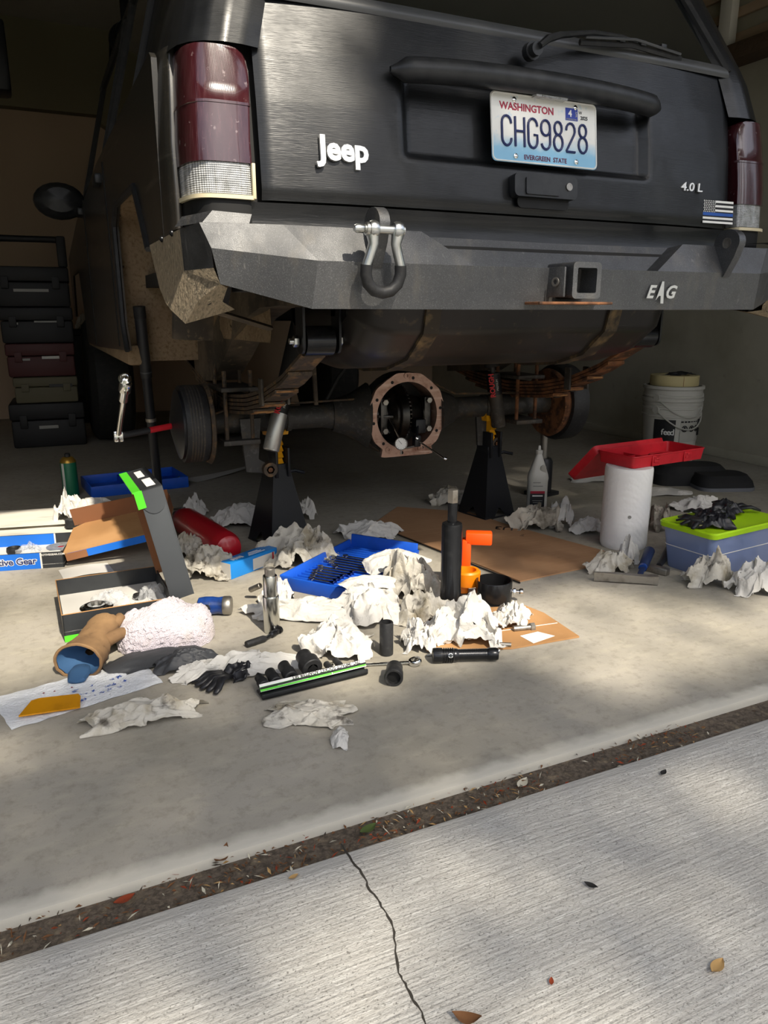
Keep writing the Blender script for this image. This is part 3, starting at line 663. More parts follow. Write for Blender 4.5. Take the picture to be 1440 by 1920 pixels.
# step pad plate above left wing, bolts
for s in (0, 1):
    f = (lambda x: mx(x)) if s else (lambda x: x)
    v = [(f(.325), 1.530, .946), (f(.412), 1.512, .946), (f(.420), 1.520, .964), (f(.345), 1.528, .968), (f(.300), 1.60, .962), (f(.288), 1.62, .944), (f(.42), 1.60, .966), (f(.345), 1.60, .968)]
    CP('corner_plate', (v, [[0, 1, 2, 3], [0, 3, 4, 5], [3, 2, 6, 7], [3, 7, 4]]), 'bumper_coat', parent=bo, ang=20)
    for (x, y, z) in ((.297, 1.70, .940), (.292, 1.80, .936)): CP('bumper_bolt', lathe([(.007, 0), (.007, .003), (.003, .006), (0, .006)], 10), 'black_oxide', TM((f(x), y, z)) @ TM((0, 0, 0), (0, PI/2 if s else -PI/2, 0)), parent=bo)
# receiver
hm = Matrix.Translation((1.147, 1.53, .848)) @ Matrix.Rotation(PI/2, 4, 'X')
def sqring(o, i, h):
    po = rrect(o, o, .010, 4); pi_ = rrect(i, i, .004, 4); n = len(po)
    v = [(x, y, 0) for x, y in po]+[(x, y, h) for x, y in po]+[(x, y, h) for x, y in pi_]+[(x, y, 0) for x, y in pi_]
    f = []
    for a, c in ((0, 1), (1, 2), (2, 3)):
        f += [[a*n+k, a*n+(k+1) % n, c*n+(k+1) % n, c*n+k] for k in range(n)]
    return v, f
hr = CP('hitch_receiver', sqring(.079, .054, .135), 'bumper_coat', hm, parent=bo)
CP('receiver_dark', box(.058, .01, .058, cz=True), 'gap_black', TM((1.147, 1.52, .848)), parent=bo)
CP('pin_hole', ringsolid(.009, .006, .002, 14), 'steel_dull', TM((1.178, 1.45, .845), (0, -PI/2, 0)), parent=bo)
CP('chain_plate', box(.006, .07, .065, .002), 'bumper_coat', TM((1.088, 1.44, .812), (0, 0, .2)), parent=bo)
CP('plate_hole', ringsolid(.010, .006, .003, 14), 'steel_dull', TM((1.084, 1.425, .845), (0, -PI/2, .2)), parent=bo)
CP('hitch_step', box(.20, .12, .006, .002), 'rust_steel', TM((1.125, 1.455, .796), (0, 0, -.03)), parent=bo)
# recovery tabs
def tab(x, yaw):
    prof = [(0, -.045), (.012, -.048), (.030, -.01)]+arc(.012, .018, .026, .026, -30, 180, 12)+[(-.016, -.03)]
    M = Matrix.Translation((x, 1.478, .926)) @ Matrix.Rotation(yaw, 4, 'Z') @ Matrix(((0, 0, 1, 0), (-1, 0, 0, 0), (0, 1, 0, 0), (0, 0, 0, 1)))
    t = CP('recovery_tab', prism([(a*1.5+.012, c*1.25) for a, c in prof], .022, -.011), 'bumper_coat', M, parent=bo, ang=30)
    if x > CX: CP('tab_hole', [(ringsolid(.013, .0095, .024, 16), M @ TM((.03, .022, -.012))), (disc(.0095, 14), M @ TM((.03, .022, -.0112)))], 'steel_dull', parent=bo)
tab(.655, 0); tab(mx(.655)-.0, 0)
# lettering on the bumper
lg = text('bumper_logo', 'E   G', .042, 'badge_silver', bo, TM((1.420, 1.449, .826)), .0008, .0012, .35, 1.05, world=True); lg['label'] = 'small silver logo lettering'
PL = [(-.012, -.020), (.004, .024), (.010, .024), (.013, -.028), (.004, -.028), (.003, -.010), (-.003, -.010)]
CP('logo_letter', prism(PL, .001), 'badge_silver', TM((1.418, 1.449, .828)) @ RX, parent=bo)

# ------------------------------------------------------------------ shackle on the left tab
sx, sy, sz = .655, 1.418, .938
dr = thing('bow_shackle', 'galvanised bow shackle with black rubber sleeve hanging from the bumper', 'shackle', (sx, sy, sz-.09))
bow = [(-.024, 0, .090), (-.027, 0, .078), (-.024, 0, .062), (-.029, 0, .045), (-.037, 0, .022), (-.038, 0, .004), (-.032, 0, -.014), (-.018, 0, -.027), (0, 0, -.031), (.018, 0, -.027), (.032, 0, -.014), (.038, 0, .004), (.037, 0, .022), (.029, 0, .045), (.024, 0, .062), (.027, 0, .078), (.024, 0, .090)]
P('bow', tube(bow, [.012, .013, .0105]+[.0098]*11+[.0105, .013, .012], 12), 'zinc', dr)
P('sleeve', tube(bow[4:13], .0122, 14), 'impact_black', dr)
for s in (-1, 1): P('eye', lathe([(.005, -.008), (.014, -.009), (.0165, -.004), (.0165, .004), (.014, .009), (.005, .008)], 16), 'zinc', dr, TM((s*.026, 0, .088)) @ XTO)
P('pin', [(cyl(.0085, .085, 14), TM((-.045, 0, .088)) @ XTO), (ringsolid(.0125, .004, .006, 16), TM((-.042, 0, .088)) @ XTO), (lathe([(.006, 0), (.0085, .004), (.0085, .018), (.006, .022)], 12), TM((-.066, 0, .088)) @ XTO)], 'zinc', dr)
dr.rotation_euler = (.12, 0, 0)

# ------------------------------------------------------------------ fuel tank
def tankprof(t):
    T = [(1.60, .83), (1.585, .79), (1.60, .735), (1.68, .672), (1.80, .640), (1.95, .628), (2.12, .640), (2.18, .70), (2.18, .83)]
    s = t*(len(T)-1); i = min(int(s), len(T)-2); f = s-i; f = f*f*(3-2*f)*.35+f*.65
    return lerp(T[i][0], T[i+1][0], f), lerp(T[i][1], T[i+1][1], f)
def tank(u, v):
    x = lerp(.685, 1.62, u); y, z = tankprof(v); e = min(1, min(u, 1-u)/.10); e = math.sqrt(max(0, 1-(1-e)**2))
    zc, yc = .80, 1.9
    ky = lerp(.72, 1, e); return (x, yc+(y-yc)*ky, zc+(z-zc)*lerp(.42, 1, e))
tk = CP('fuel_tank', grid(tank, 48, 36), 'tank_plastic', ang=None)
CP('tank_end', box(.9, .4, .12, .05), 'tank_plastic', TM((1.13, 1.9, .72)), parent=tk)
for x in (.86, 1.40):
    pts = [tankprof(k/24) for k in range(0, 25)]
    rings = []
    for i, (y, z) in enumerate(pts):
        a = Vector(pts[max(i-1, 0)]); c = Vector(pts[min(i+1, 24)]); t = (c-a).normalized(); nn = Vector((-t.y, t.x))*(-1)
        o1 = (y+nn.x*.008, z+nn.y*.008); o0 = (y-nn.x*.004, z-nn.y*.004)
        if (o1[1]-.74) > (o0[1]-.74) and z < .7: o0, o1 = o1, o0
        rings.append([(x-.02, *o1), (x+.02, *o1), (x+.02, *o0), (x-.02, *o0)])
    CP('tank_strap', loft(rings), 'strap', parent=tk, ang=30)
CP('muffler', [(lathe([(.0, 0), (.055, .01), (.075, .03), (.075, .30), (.0, .33)], 18), axisM((1.52, 2.12, .80), (1.80, 1.86, .72)))], 'under_dark')
# ------------------------------------------------------------------ springs
def spring(mir):
    X = (lambda x: mx(x)) if mir else (lambda x: x)
    def zc(y): return interp([(1.74, .700), (1.80, .672), (1.92, .615), (2.06, .570), (2.22, .540), (2.45, .520), (2.75, .545), (3.05, .60)], y)
    root = None
    lv = [(1.76, 3.05), (1.86, 2.95), (1.96, 2.86), (2.06, 2.78), (2.15, 2.70)]
    for i, (y0, y1) in enumerate(lv):
        rings = []
        for k in range(19):
            y = lerp(y0, y1, k/18); z = zc(y)-i*.0125; x = X(.632-.045*(y-1.74)/.7 if y < 2.44 else .587)
            rings.append([(x-.033, y, z), (x+.033, y, z), (x+.033, y, z-.0095), (x-.033, y, z-.0095)])
        o = CP('leaf_spring' if i == 0 else 'spring_leaf', loft(rings), 'leaf_steel' if not mir else 'rust_steel', parent=root)
        if i == 0: root = o
        if i: 
            t = Vector((0, lv[i][0], zc(lv[i][0])-i*.0125-.005))
            CP('leaf_tip', box(.060, .05, .006, .002), 'rusty_tan', TM((X(.632-.045*(lv[i][0]-1.74)/.7), lv[i][0]+.022, t.z-.0105), (math.atan2(zc(lv[i][0]+.05)-zc(lv[i][0]), .05), 0, 0)), parent=root)
            CP('clip_pad', box(.022, .014, .006, .002), 'under_dark', TM((X(.632-.045*(lv[i][0]-1.74)/.7), lv[i][0]+.022, t.z-.014), (math.atan2(zc(lv[i][0]+.05)-zc(lv[i][0]), .05), 0, 0)), parent=root)
    x = X(.634)
    CP('spring_eye', [(cyl(.036, .072, 20), TM((x-.036, 1.755, .712)) @ XTO)], 'black_oxide', parent=root)
    for s in (-1, 1):
        CP('shackle_plate', prism(rrect(.055, .15, .02), .006), 'jack_black', TM((x+s*.046, 1.752, .757)) @ XTO @ Matrix.Rotation(PI/2, 4, 'Z'), parent=root)
        CP('shackle_bolt', [(hexn(.024, .012), TM((x+s*.05, 1.752, .712), (0, s*PI/2, 0))), (cyl(.007, .022, 10), TM((x+s*.05, 1.752, .712), (0, s*PI/2, 0)))], 'zinc' if not mir else 'rust_steel', parent=root)
    CP('shackle_mount', box(.11, .12, .05, .008), 'jack_black', TM((x, 1.752, .80)), parent=root)
    for y in (2.38, 2.52):
        for s in (-1, 1): CP('u_bolt', tube([(X(.587)+s*.042, y, .375), (X(.587)+s*.042, y, .60)], .007, 8), 'leaf_steel' if not mir else 'rust_steel', parent=root)
    CP('spring_plate', box(.12, .20, .014, .003), 'under_metal', TM((X(.587), 2.45, .535)), parent=root)
    CP('spring_plate', box(.12, .20, .016, .003), 'under_metal', TM((X(.587), 2.45, .365)), parent=root)
    for s in (-1, 1): CP('spring_clamp', box(.008, .03, .075, .002), 'under_metal', TM((X(.612)+s*.038, 2.06, .525)), parent=root)
    return root
spring(0); spring(1)
# ------------------------------------------------------------------ rear axle
AY, AZ, DX = 2.45, .43, 1.170
ax = CP('rear_axle', [(lathe([(.039, 0), (.040, .02), (.040, .42), (.050, .46), (.062, .53)], 20), TM((.48, AY, AZ)) @ XTO)], 'axle_paint', label='dirty rear axle with its differential cover removed')
CP('axle_tube', [(lathe([(.062, 0), (.050, .07), (.040, .11), (.040, .54), (.039, .56)], 20), TM((1.31, AY, AZ)) @ XTO)], 'axle_paint', parent=ax)
for x in (.70, .76, 1.55): CP('tube_band', ringsolid(.045, .03, .018, 20), 'axle_paint', TM((x, AY, AZ)) @ XTO, parent=ax)
# housing bowl + flange
FY = 2.345
def bowl(u, v):
    a = u*2*PI; r = interp([(0, .150), (.4, .150), (.75, .125), (1, .06)], v); return (DX+r*math.cos(a), FY+.005+v*.16, AZ+r*math.sin(a))
CP('diff_housing', grid(bowl, 32, 8), 'axle_paint', parent=ax, ang=None)
for s in (-1, 1):
    CP('housing_cone', [(lathe([(.055, 0), (.075, .06), (.115, .12)], 18), axisM((DX+s*.235, AY, AZ), (DX+s*.08, AY-.03, AZ-.005)))], 'axle_paint', parent=ax)
    v = [(DX+s*.06, FY+.05, AZ-.14), (DX+s*.24, AY, AZ-.045), (DX+s*.24, AY, AZ-.03), (DX+s*.13, FY+.04, AZ-.02), (DX+s*.07, FY+.10, AZ-.14)]
    CP('housing_web', (v, [[0, 1, 2, 3], [0, 1, 4]]), 'strap', parent=ax)
n = 80; vo = []; vi = []; 
for k in range(n):
    a = 2*PI*k/n
    r = .148+.004*max(0, math.cos(10*a+.4))-.006*sstep(.80, .98, abs(math.cos(a)))*0
    if math.sin(a) < -.80: r = min(.172, .142/abs(math.sin(a)))
    vo.append((r*math.cos(a), r*math.sin(a))); vi.append((.117*math.cos(a), .117*math.sin(a)))
v = [(x, y, 0) for x, y in vi]+[(x, y, 0) for x, y in vo]+[(x, y, .014) for x, y in vo]+[(x, y, .014) for x, y in vi]+[(x*1.02, y*1.02, -.10) for x, y in vi]
f = []
for a_, c_ in ((0, 1), (1, 2), (2, 3), (3, 0), (3, 4)): f += [[a_*n+k, a_*n+(k+1) % n, c_*n+(k+1) % n, c_*n+k] for k in range(n)]
FM = TM((DX, FY, AZ)) @ RX
CP('cover_flange', (v, f), 'flange_metal', FM, parent=ax, ang=30, label='bare copper-grey machined flange')
for k in range(10):
    a = 2*PI*(k+.25)/10; CP('bolt_hole', [(disc(.0058, 10), FM @ TM((.131*math.cos(a), .131*math.sin(a), .0146)))], 'gap_black', parent=ax)
for (x, z) in ((-.005, .138), (-.075, -.115), (.05, -.118)): CP('flange_boss', [(ringsolid(.010, .005, .003, 14), FM @ TM((x, z, .014)))], 'flange_metal', parent=ax)
CP('housing_back', disc(.125, 28), 'under_dark', FM @ TM((0, 0, -.09)), parent=ax)
# ring gear (axis along x) with teeth, carrier, bearing caps
gm = TM((DX-.035, AY-.045, AZ)) @ XTO
b = MB(); b.add(lathe([(.06, 0), (.098, 0), (.104, .004), (.104, .030), (.100, .034), (.07, .045), (.06, .045)], 48, False, False), gm)
for k in range(44):
    a = 2*PI*k/44; b.add(box(.028, .0052, .009, .001), gm @ Matrix.Rotation(a, 4, 'Z') @ TM((.088, 0, .036), (0, .35, .45)))
b.build('ring_gear', 'gear_steel', ax, world=True)
CP('gear_carrier', [(lathe([(.03, 0), (.045, .01), (.055, .05), (.092, .075), (.092, .085)], 28), TM((DX-.12, AY-.045, AZ)) @ XTO), (lathe([(.07, 0), (.06, .05), (.035, .08), (.03, .11)], 28), TM((DX+.01, AY-.045, AZ)) @ XTO)], 'gear_steel', parent=ax)
for k in range(5): CP('carrier_rib', box(.06, .01, .02, .002), 'gear_steel', TM((DX-.075, AY-.045, AZ)) @ Matrix.Rotation(PI/2+.9*(k-2), 4, 'X') @ TM((0, 0, .05), (0, -.5, 0)), parent=ax)
for s in (-1, 1):
    CP('bearing_cap', [(lathe([(.040, 0), (.058, 0), (.058, .026), (.040, .026)], 20, a0=PI*.0, a1=PI), TM((DX+s*.083-.013, AY-.05, AZ)) @ XTO @ Matrix.Rotation(-PI*.0, 4, 'Z') @ Matrix.Rotation(PI, 4, 'Z'))], 'gear_steel', parent=ax)
    CP('bearing_cap', [(box(.026, .03, .125, .004, cz=True), TM((DX+s*.085, AY-.095, AZ)))], 'gear_steel', parent=ax)
    for z in (-.05, .05): CP('cap_bolt', hexn(.019, .014), 'steel_dull', TM((DX+s*.085, AY-.110, AZ+z)) @ RX, parent=ax)
CP('pinion', [(lathe([(.03, 0), (.05, .05), (.03, .06)], 16), axisM((DX+.04, AY+.02, AZ-.01), (DX+.02, AY-.06, AZ-.01)))], 'gear_steel', parent=ax)
# brake ends
bk = CP('brake_plate', [(lathe([(.03, 0), (.128, 0), (.135, .010), (.128, .014), (.03, .012)], 36), TM((.487, AY, AZ)) @ XTO)], 'leaf_steel', parent=ax)
CP('brake_shoe', [(lathe([(.075, 0), (.122, 0), (.124, .004), (.124, .07), (.122, .074), (.075, .074)], 40, False, False), TM((.412, AY, AZ)) @ XTO)], 'impact_black', parent=ax)
CP('shoe_lining', [(lathe([(.1245, 0), (.1250, .002), (.1250, .004), (.1245, .006)], 40, False, False), TM((.425+.009*k, AY, AZ)) @ XTO) for k in range(5)], 'under_metal', parent=ax)
CP('hub_disc', [(lathe([(.02, -.02), (.03, -.018), (.10, .0), (.112, .004), (.112, .012), (.03, .014)], 32), TM((.400, AY, AZ)) @ XTO)], 'jack_black', parent=ax)
bkr = CP('brake_plate', [(lathe([(.03, 0), (.128, 0), (.135, .010), (.128, .03), (.03, .03)], 36), TM((1.845, AY, AZ)) @ XTO)], 'rust_steel', parent=ax)
CP('brake_drum', [(lathe([(.10, 0), (.145, 0), (.150, .01), (.150, .07), (.03, .08)], 36), TM((1.875, AY, AZ)) @ XTO)], 'impact_black', parent=ax)
# shock mounts, shocks
for (xt, zt, yt, xb, zb, yb, m) in ((.83, .80, 2.42, .668, .325, 2.33, 0), (1.53, .80, 2.42, 1.60, .335, 2.40, 1)):
    top = Vector((xt, yt, zt)); bot = Vector((xb, yb, zb)); d = (top-bot)
    sk = CP('shock_absorber', [(lathe([(.024, 0), (.027, .004), (.027, .20), (.024, .206), (.0, .207)], 20), axisM(bot+d.normalized()*.02, top))], 'shock_silver' if not m else 'under_metal', label='silver shock absorber with black and red sticker' if not m else None)
    CP('shock_rod', tube([bot+d.normalized()*.2, top], .010, 10), 'chrome' if not m else 'under_metal', parent=sk)
    CP('dust_tube', [(cyl(.029, d.length-.25, 18), axisM(bot+d.normalized()*.25, top))], 'under_dark', parent=sk)
    A = axisM(bot+d.normalized()*.02, top)
    lab = lathe([(.0275, 0), (.0275, .075)], 16, False, False, 0, 2*PI)
    CP('sticker', [(lab, A @ TM((0, 0, .125)))], 'black_print', parent=sk)
    # lettering turned along the tube, on the camera side
    zax = d.normalized(); toc = (Vector((0, 0, .78))-bot); toc = (toc-zax*toc.dot(zax)).normalized(); side_ = zax.cross(toc)
    for (txt, sz_, off, mt) in (('ROUGH', .026, -.007, 'red_print'), ('PREMIUM', .011, .012, 'dim_white_print')):
        T = Matrix.Identity(4); org = bot+zax*(.02+.163)+toc*.0285-side_*off*-1
        for i in range(3): T[i][0] = zax[i]; T[i][1] = -toc[i]; T[i][2] = -side_[i]*-1 if False else side_[i]*-1; T[i][3] = org[i]
        text('sticker_text', txt, sz_, mt, sk, T, .0005, .0008 if sz_ > .02 else 0, 0, .95, world=True)
    br = CP('shock_bracket', prism([(-.035, .06), (.035, .06), (.022, -.075), (.060, -.10), (.05, -.125), (-.02, -.115)], .012), 'axle_paint', TM((xb-.045, yb+.06, zb+.06)) @ RX, parent=ax)
    CP('bracket_bolt', hexn(.026, .02), 'rust_steel', TM((xb+.01, yb+.045, zb-.05)) @ RX, parent=ax)
    CP('bracket_eye', ringsolid(.024, .008, .035, 16), 'leaf_steel', TM((xb+.01, yb+.06, zb-.05)) @ RX, parent=ax)
# brake line and hose
CP('brake_line', tube([(.50, AY-.05, AZ+.03), (.62, AY-.05, AZ+.065), (.80, AY-.045, AZ+.055), (1.02, AY-.06, AZ+.06), (1.10, AY-.05, AZ+.12)], .0035, 6), 'leaf_steel', parent=ax)
CP('breather_hose', tube([(.90, AY-.04, AZ+.06), (.95, AY-.02, AZ+.13), (1.02, AY, AZ+.20), (1.03, AY, AZ+.28)], .006, 6), 'rubber', parent=ax)
CP('hose_post', tube([(.86, AY-.045, AZ+.045), (.855, AY-.04, AZ+.22)], .008, 8), 'frame_dusty', parent=ax)
CP('line_right', tube([(1.24, AY-.06, AZ+.13), (1.40, AY-.05, AZ+.06), (1.7, AY-.05, AZ+.05)], .004, 6), 'leaf_steel', parent=ax)
# ------------------------------------------------------------------ things on the floor
def M4(M, o): o.matrix_basis = M; return o
def yaw2(a, b): d = b-a; return math.atan2(d.y, d.x)
# crumpled paper towels -------------------------------------------------
def crumple(seed, w, d, h, n=44, folds=9, k=1.6, rough=.25, lift=1.0):
    """a crushed sheet: irregular pointed outline, creased ridges, overhanging folds"""
    r = random.Random(seed); so = Vector((r.uniform(0, 99), r.uniform(0, 99), r.uniform(0, 99)))
    amp = min(1.0, .25+.09*folds)*(1 if k > 1.15 else .55)
    cor = [r.uniform(.85, 1.22) for _ in range(4)]; f0 = 1.05 if k > 1.15 else .9
    def ridge(p):
        a = abs(noise.noise(p)); b = abs(noise.noise(p*2.1+so)); c = abs(noise.noise(p*4.3-so)); return 1-min(1, 1.25*a+.75*b+.40*c)
    pts = []
    for j in range(n+1):
        for i in range(n+1):
            u = i/n*2-1; v = j/n*2-1; rr = max(abs(u), abs(v))
            c = lerp(lerp(cor[0], cor[1], i/n), lerp(cor[2], cor[3], i/n), j/n)
            q = Vector((u, v, 0)); e = q*c
            # pull towards a rounded, wavy outline but keep some corners
            L = q.length
            if L > 1e-5: e = e*lerp(1, rr/L, .45)
            e *= 1+.30*noise.noise(Vector((u, v, 3))*1.3+so)
            wp = Vector((noise.noise(q*2.0*f0+so), noise.noise(q*2.0*f0-so), 0))*.32*amp+Vector((noise.noise(q*5+so), noise.noise(q*5-so), 0))*.11*amp
            R = ridge(q*f0*1.15+so*1.7); R2 = ridge(q*f0*2.4-so)
            dome = max(0, 1-min(1, L/1.25)**2.2)
            if lift > 1.3: dome = max(dome*.75, .9*max(0, 1-((u-.35*math.cos(seed))**2+(v-.35*math.sin(seed))**2)*1.6))
            R3 = ridge(q*f0*5.2+so*.6); z = .07*amp*R3+dome*(1-.35*amp)+amp*(.50*R+.14*R2)*(.45+.55*dome)-.18*amp*(1-R)*dome
            pts.append(Vector((e.x+wp.x, e.y+wp.y, z)))
    mn = [min(p[a] for p in pts) for a in range(3)]; mxx = [max(p[a] for p in pts) for a in range(3)]
    out = []
    for p in pts:
        q = [(p[a]-mn[a])/(mxx[a]-mn[a]+1e-6) for a in range(3)]
        out.append(((q[0]-.5)*w, (q[1]-.5)*d, .0015+max(0, q[2]-.12)/.88*h))
    f = []
    for j in range(n):
        for i in range(n): a = j*(n+1)+i; f.append([a, a+1, a+n+2, a+n+1])
    return out, f
def rag(seed, px, py, w, d, h, label, m='towel_paper', rz=0, z=0, name='paper_towel', cat='paper towel', group='crumpled paper towels on the garage floor', n=60, **k):
    p = G(px, py, z); o = P(name, crumple(seed, w, d, h, n, **k), m, None, ang=55)
    # px,py marks the near foot of the rag, so step back half its depth
    fw = Vector((cF.x, cF.y, 0)).normalized()
    o.location = (p.x+fw.x*d*.42, p.y+fw.y*d*.42, z); o.rotation_euler = (0, 0, rz-YAW)
    return tag(o, label, cat, group)
rag(1, 628, 1240, .185, .17, .085, 'white crumpled paper towel between the deep socket and silver driver', folds=9, lift=1.4)
rag(2, 575, 1168, .38, .125, .05, 'wide white paper towel spread behind the silver driver', k=1.3, folds=8, rough=.3)
rag(3, 690, 1180, .21, .20, .085, 'clean white paper towel draped in front of the blue tray', k=1.2, folds=7, lift=1.6)
rag(4, 768, 1128, .19, .16, .145, 'grey smudged paper towel heaped on the corner of the blue tray', 'towel_dirty', folds=9, lift=1.5)
rag(5, 800, 1178, .15, .12, .085, 'soiled paper towel wad left of the black press tube', 'towel_dirty')
rag(6, 788, 1226, .10, .09, .075, 'tightly balled paper towel beside the deep socket')
rag(7, 872, 1216, .225, .15, .115, 'large white paper towel heap on the small cardboard piece', z=.004, folds=9, lift=1.6)
rag(8, 965, 1182, .115, .10, .065, 'white paper towel ball in front of the black ring cup', z=.004)
rag(9, 562, 1068, .31, .22, .125, 'stained tan paper towel pile behind the blue tray', 'towel_dirty', folds=10, lift=1.5)
rag(10, 690, 1014, .26, .14, .06, 'bluish shaded paper towel lying flat behind the stained pile', folds=6, k=1.2)
rag(11, 375, 1090, .20, .15, .095, 'white paper towel with an upright point beside the blue carton', 'towel_dirty', folds=8, lift=1.8)
rag(12, 345, 1052, .15, .10, .085, 'greyish paper towel tucked beside the red canister', 'towel_dirty')
rag(13, 446, 994, .26, .17, .085, 'ring shaped paper towel in the shade by the left jack stand', 'towel_paper', folds=8)
rag(14, 362, 968, .10, .08, .085, 'small peaked paper towel in the shade behind the red canister', folds=6, lift=2)
rag(15, 445, 1274, .31, .085, .05, 'long twisted white paper towel behind the black rubber gloves', rz=.28, k=1.4, folds=8)
rag(16, 262, 1364, .255, .085, .045, 'long twisted paper towel strip in front of the flat towel', 'towel_dirty', rz=.36, k=1.4, folds=9)
rag(17, 578, 1368, .19, .12, .022, 'grease smeared paper towel under the socket rail', 'towel_dirty', rz=.1, k=1.2, folds=7, rough=.12)
rag(18, 635, 1406, .035, .075, .02, 'torn paper towel tail hanging off the smeared towel', k=1.1, folds=4)
rag(19, 1005, 998, .22, .16, .10, 'oil blackened paper towel heap in front of the white bottle', 'towel_grimy', folds=9, lift=1.5)
rag(20, 1052, 992, .12, .10, .115, 'white paper towel with dark finger marks right of the oily heap', folds=7, lift=1.8)
rag(21, 1108, 1004, .15, .09, .065, 'folded white paper towel beside the towel roll', folds=6)
rag(22, 1148, 1078, .17, .08, .07, 'dirty white paper towel roll-up behind the brick hammer', 'towel_dirty', folds=7)
rag(23, 1182, 1060, .075, .07, .10, 'looped clean paper towel against the towel roll', folds=6, lift=1.8)
rag(24, 1336, 1104, .15, .085, .125, 'folded grubby paper towel leaning on the green lidded bin', 'towel_dirty', folds=6, k=1.4, lift=1.6)
rag(25, 1428, 1120, .18, .11, .105, 'crumpled bluish white paper towel heap at the bin front', folds=8, lift=1.5)
rag(26, 1248, 1000, .09, .12, .10, 'dark streaked paper towel squeezed between roll and bin', 'towel_grimy', folds=8)
rag(27, 1320, 962, .26, .12, .065, 'spotted paper towel lying behind the green lidded bin', 'towel_paper', folds=6, k=1.2)
rag(28, 848, 950, .22, .15, .08, 'shaded grey paper towel on the cardboard under the axle', 'towel_dirty', folds=8)
rag(29, 1255, 930, .24, .16, .02, 'flat paper towel sheet on the floor before the buckets', folds=4, k=1.05, rough=.06)
rag(30, 1130, 905, .30, .15, .02, 'thin paper sheet lying under the open red case lid', folds=4, k=1.05, rough=.06)
rag(31, 570, 975, .10, .07, .09, 'small upright paper scrap right of the left jack stand', folds=5, lift=2)
rag(32, 515, 1138, .10, .09, .07, 'white paper towel end curled against the blue tray side', folds=6, lift=1.6)
rag(33, 700, 1128, .06, .05, .04, 'little paper towel knot by the tray corner', folds=7)
# ------------------------------------------------------------------ cardboard sheets
def sheet(name, pix, t, m, label, cat, z=0.0):
    v = [G(*p) for p in pix]; c = sum(v, Vector())/len(v)
    o = P(name, prism([((a-c).x, (a-c).y) for a in v], t), m, None, smooth=False); o.location = (c.x, c.y, z+.0008); return tag(o, label, cat)
cb = sheet('cardboard_sheet', [(975, 1092), (1118, 1062), (1136, 1036), (950, 985), (880, 962), (745, 952), (700, 984), (790, 1020), (900, 1062)], .004, 'cardboard', 'large brown oil spotted cardboard sheet under the differential', 'cardboard')
p = G(945, 990, .006); text('pen_mark', 'U3', .06, 'black_print', cb, Matrix.Translation(Vector((p.x, p.y, .0052))-Vector((cb.location.x, cb.location.y, 0))) @ Matrix.Rotation(PI-.25-YAW, 4, 'Z') @ Matrix.Rotation(-PI/2, 4, 'X'), .0003)
P('sheet_edge', tube([G(715, 990, .004)-cb.location, G(800, 1024, .004)-cb.location, G(905, 1066, .004)-cb.location, G(975, 1093, .004)-cb.location], .0022, 6), 'gap_black', cb)
cb2 = sheet('cardboard_piece', [(1086, 1196), (960, 1218), (800, 1222), (760, 1150), (985, 1138), (1020, 1152)], .004, 'cardboard_bright', 'small bright cardboard flap under the towel heap', 'cardboard')
a, c = G(985, 1195), G(1030, 1203)
P('shipping_label', prism([((G(*q)-cb2.location).x, (G(*q)-cb2.location).y) for q in ((975, 1196), (1008, 1188), (1040, 1196), (1000, 1210))], .0006, .0042), 'white_print', cb2)
P('fold_line', tube([G(925, 1185, .005)-cb2.location, G(1045, 1168, .005)-cb2.location], .0012, 5), 'card_white', cb2)
# ------------------------------------------------------------------ press tube, driver, sockets
p = G(850, 1150); t = thing('press_tool', 'tall black ball joint press tube standing on a steel foot disc', 'press tool', (p.x+.01, p.y+.035, .005))
P('foot', lathe([(.040, 0), (.046, .002), (.046, .012), (.042, .014), (.028, .016)], 32), 'steel_dull', t)
P('body', lathe([(.026, .016), (.0285, .018), (.0285, .050), (.0275, .052), (.0275, .228), (.026, .236), (.018, .240), (.012, .240)], 32), 'black_oxide', t)
P('screw', lathe([(.012, .236), (.0125, .24), (.0125, .290), (.012, .295)], 18), 'black_oxide', t)
P('nut', hexn(.026, .034), 'steel_dull', t, TM((0, 0, .293)))
p = G(885, 1128); t = thing('orange_puller_frame', 'orange C-shaped press frame standing behind the black press tube', 'press frame', (p.x+.012, p.y+.05, .004), -.55)
P('ring', lathe([(.026, .030), (.036, .030), (.038, .034), (.038, .068), (.034, .073), (.026, .073), (.026, .030)], 28, False, False), 'plastic_amber', t)
P('neck', [(box(.05, .04, .045, .008), TM((-.02, .012, 0)))], 'plastic_amber', t)
P('post', box(.026, .036, .12, .005), 'plastic_orange', t, TM((-.004, .045, .03)))
P('arm', box(.075, .036, .036, .005), 'plastic_orange', t, TM((.030, .045, .136)))
p = G(935, 1138); t = thing('ring_cup', 'short black open steel ring cup with a clamping bolt', 'ring cup', (p.x+.012, p.y+.045, .003))
P('wall', lathe([(.046, 0), (.050, 0), (.0505, .003), (.0505, .058), (.0495, .060), (.046, .060), (.046, .0)], 40, False, False), 'black_oxide', t)
P('bottom', disc(.047, 32, .004), 'black_oxide', t)
P('bolt', [(cyl(.0045, .028, 10), TM((.042, -.028, .028)) @ axisM((0, 0, 0), (1, -.6, 0))), (lathe([(.006, 0), (.009, .003), (.009, .010), (.005, .013)], 12), TM((.058, -.038, .028)) @ axisM((0, 0, 0), (1, -.6, 0)))], 'chrome', t)
P('nut', hexn(.015, .008), 'chrome', t, TM((.044, -.029, .028)) @ axisM((0, 0, 0), (1, -.6, 0)))
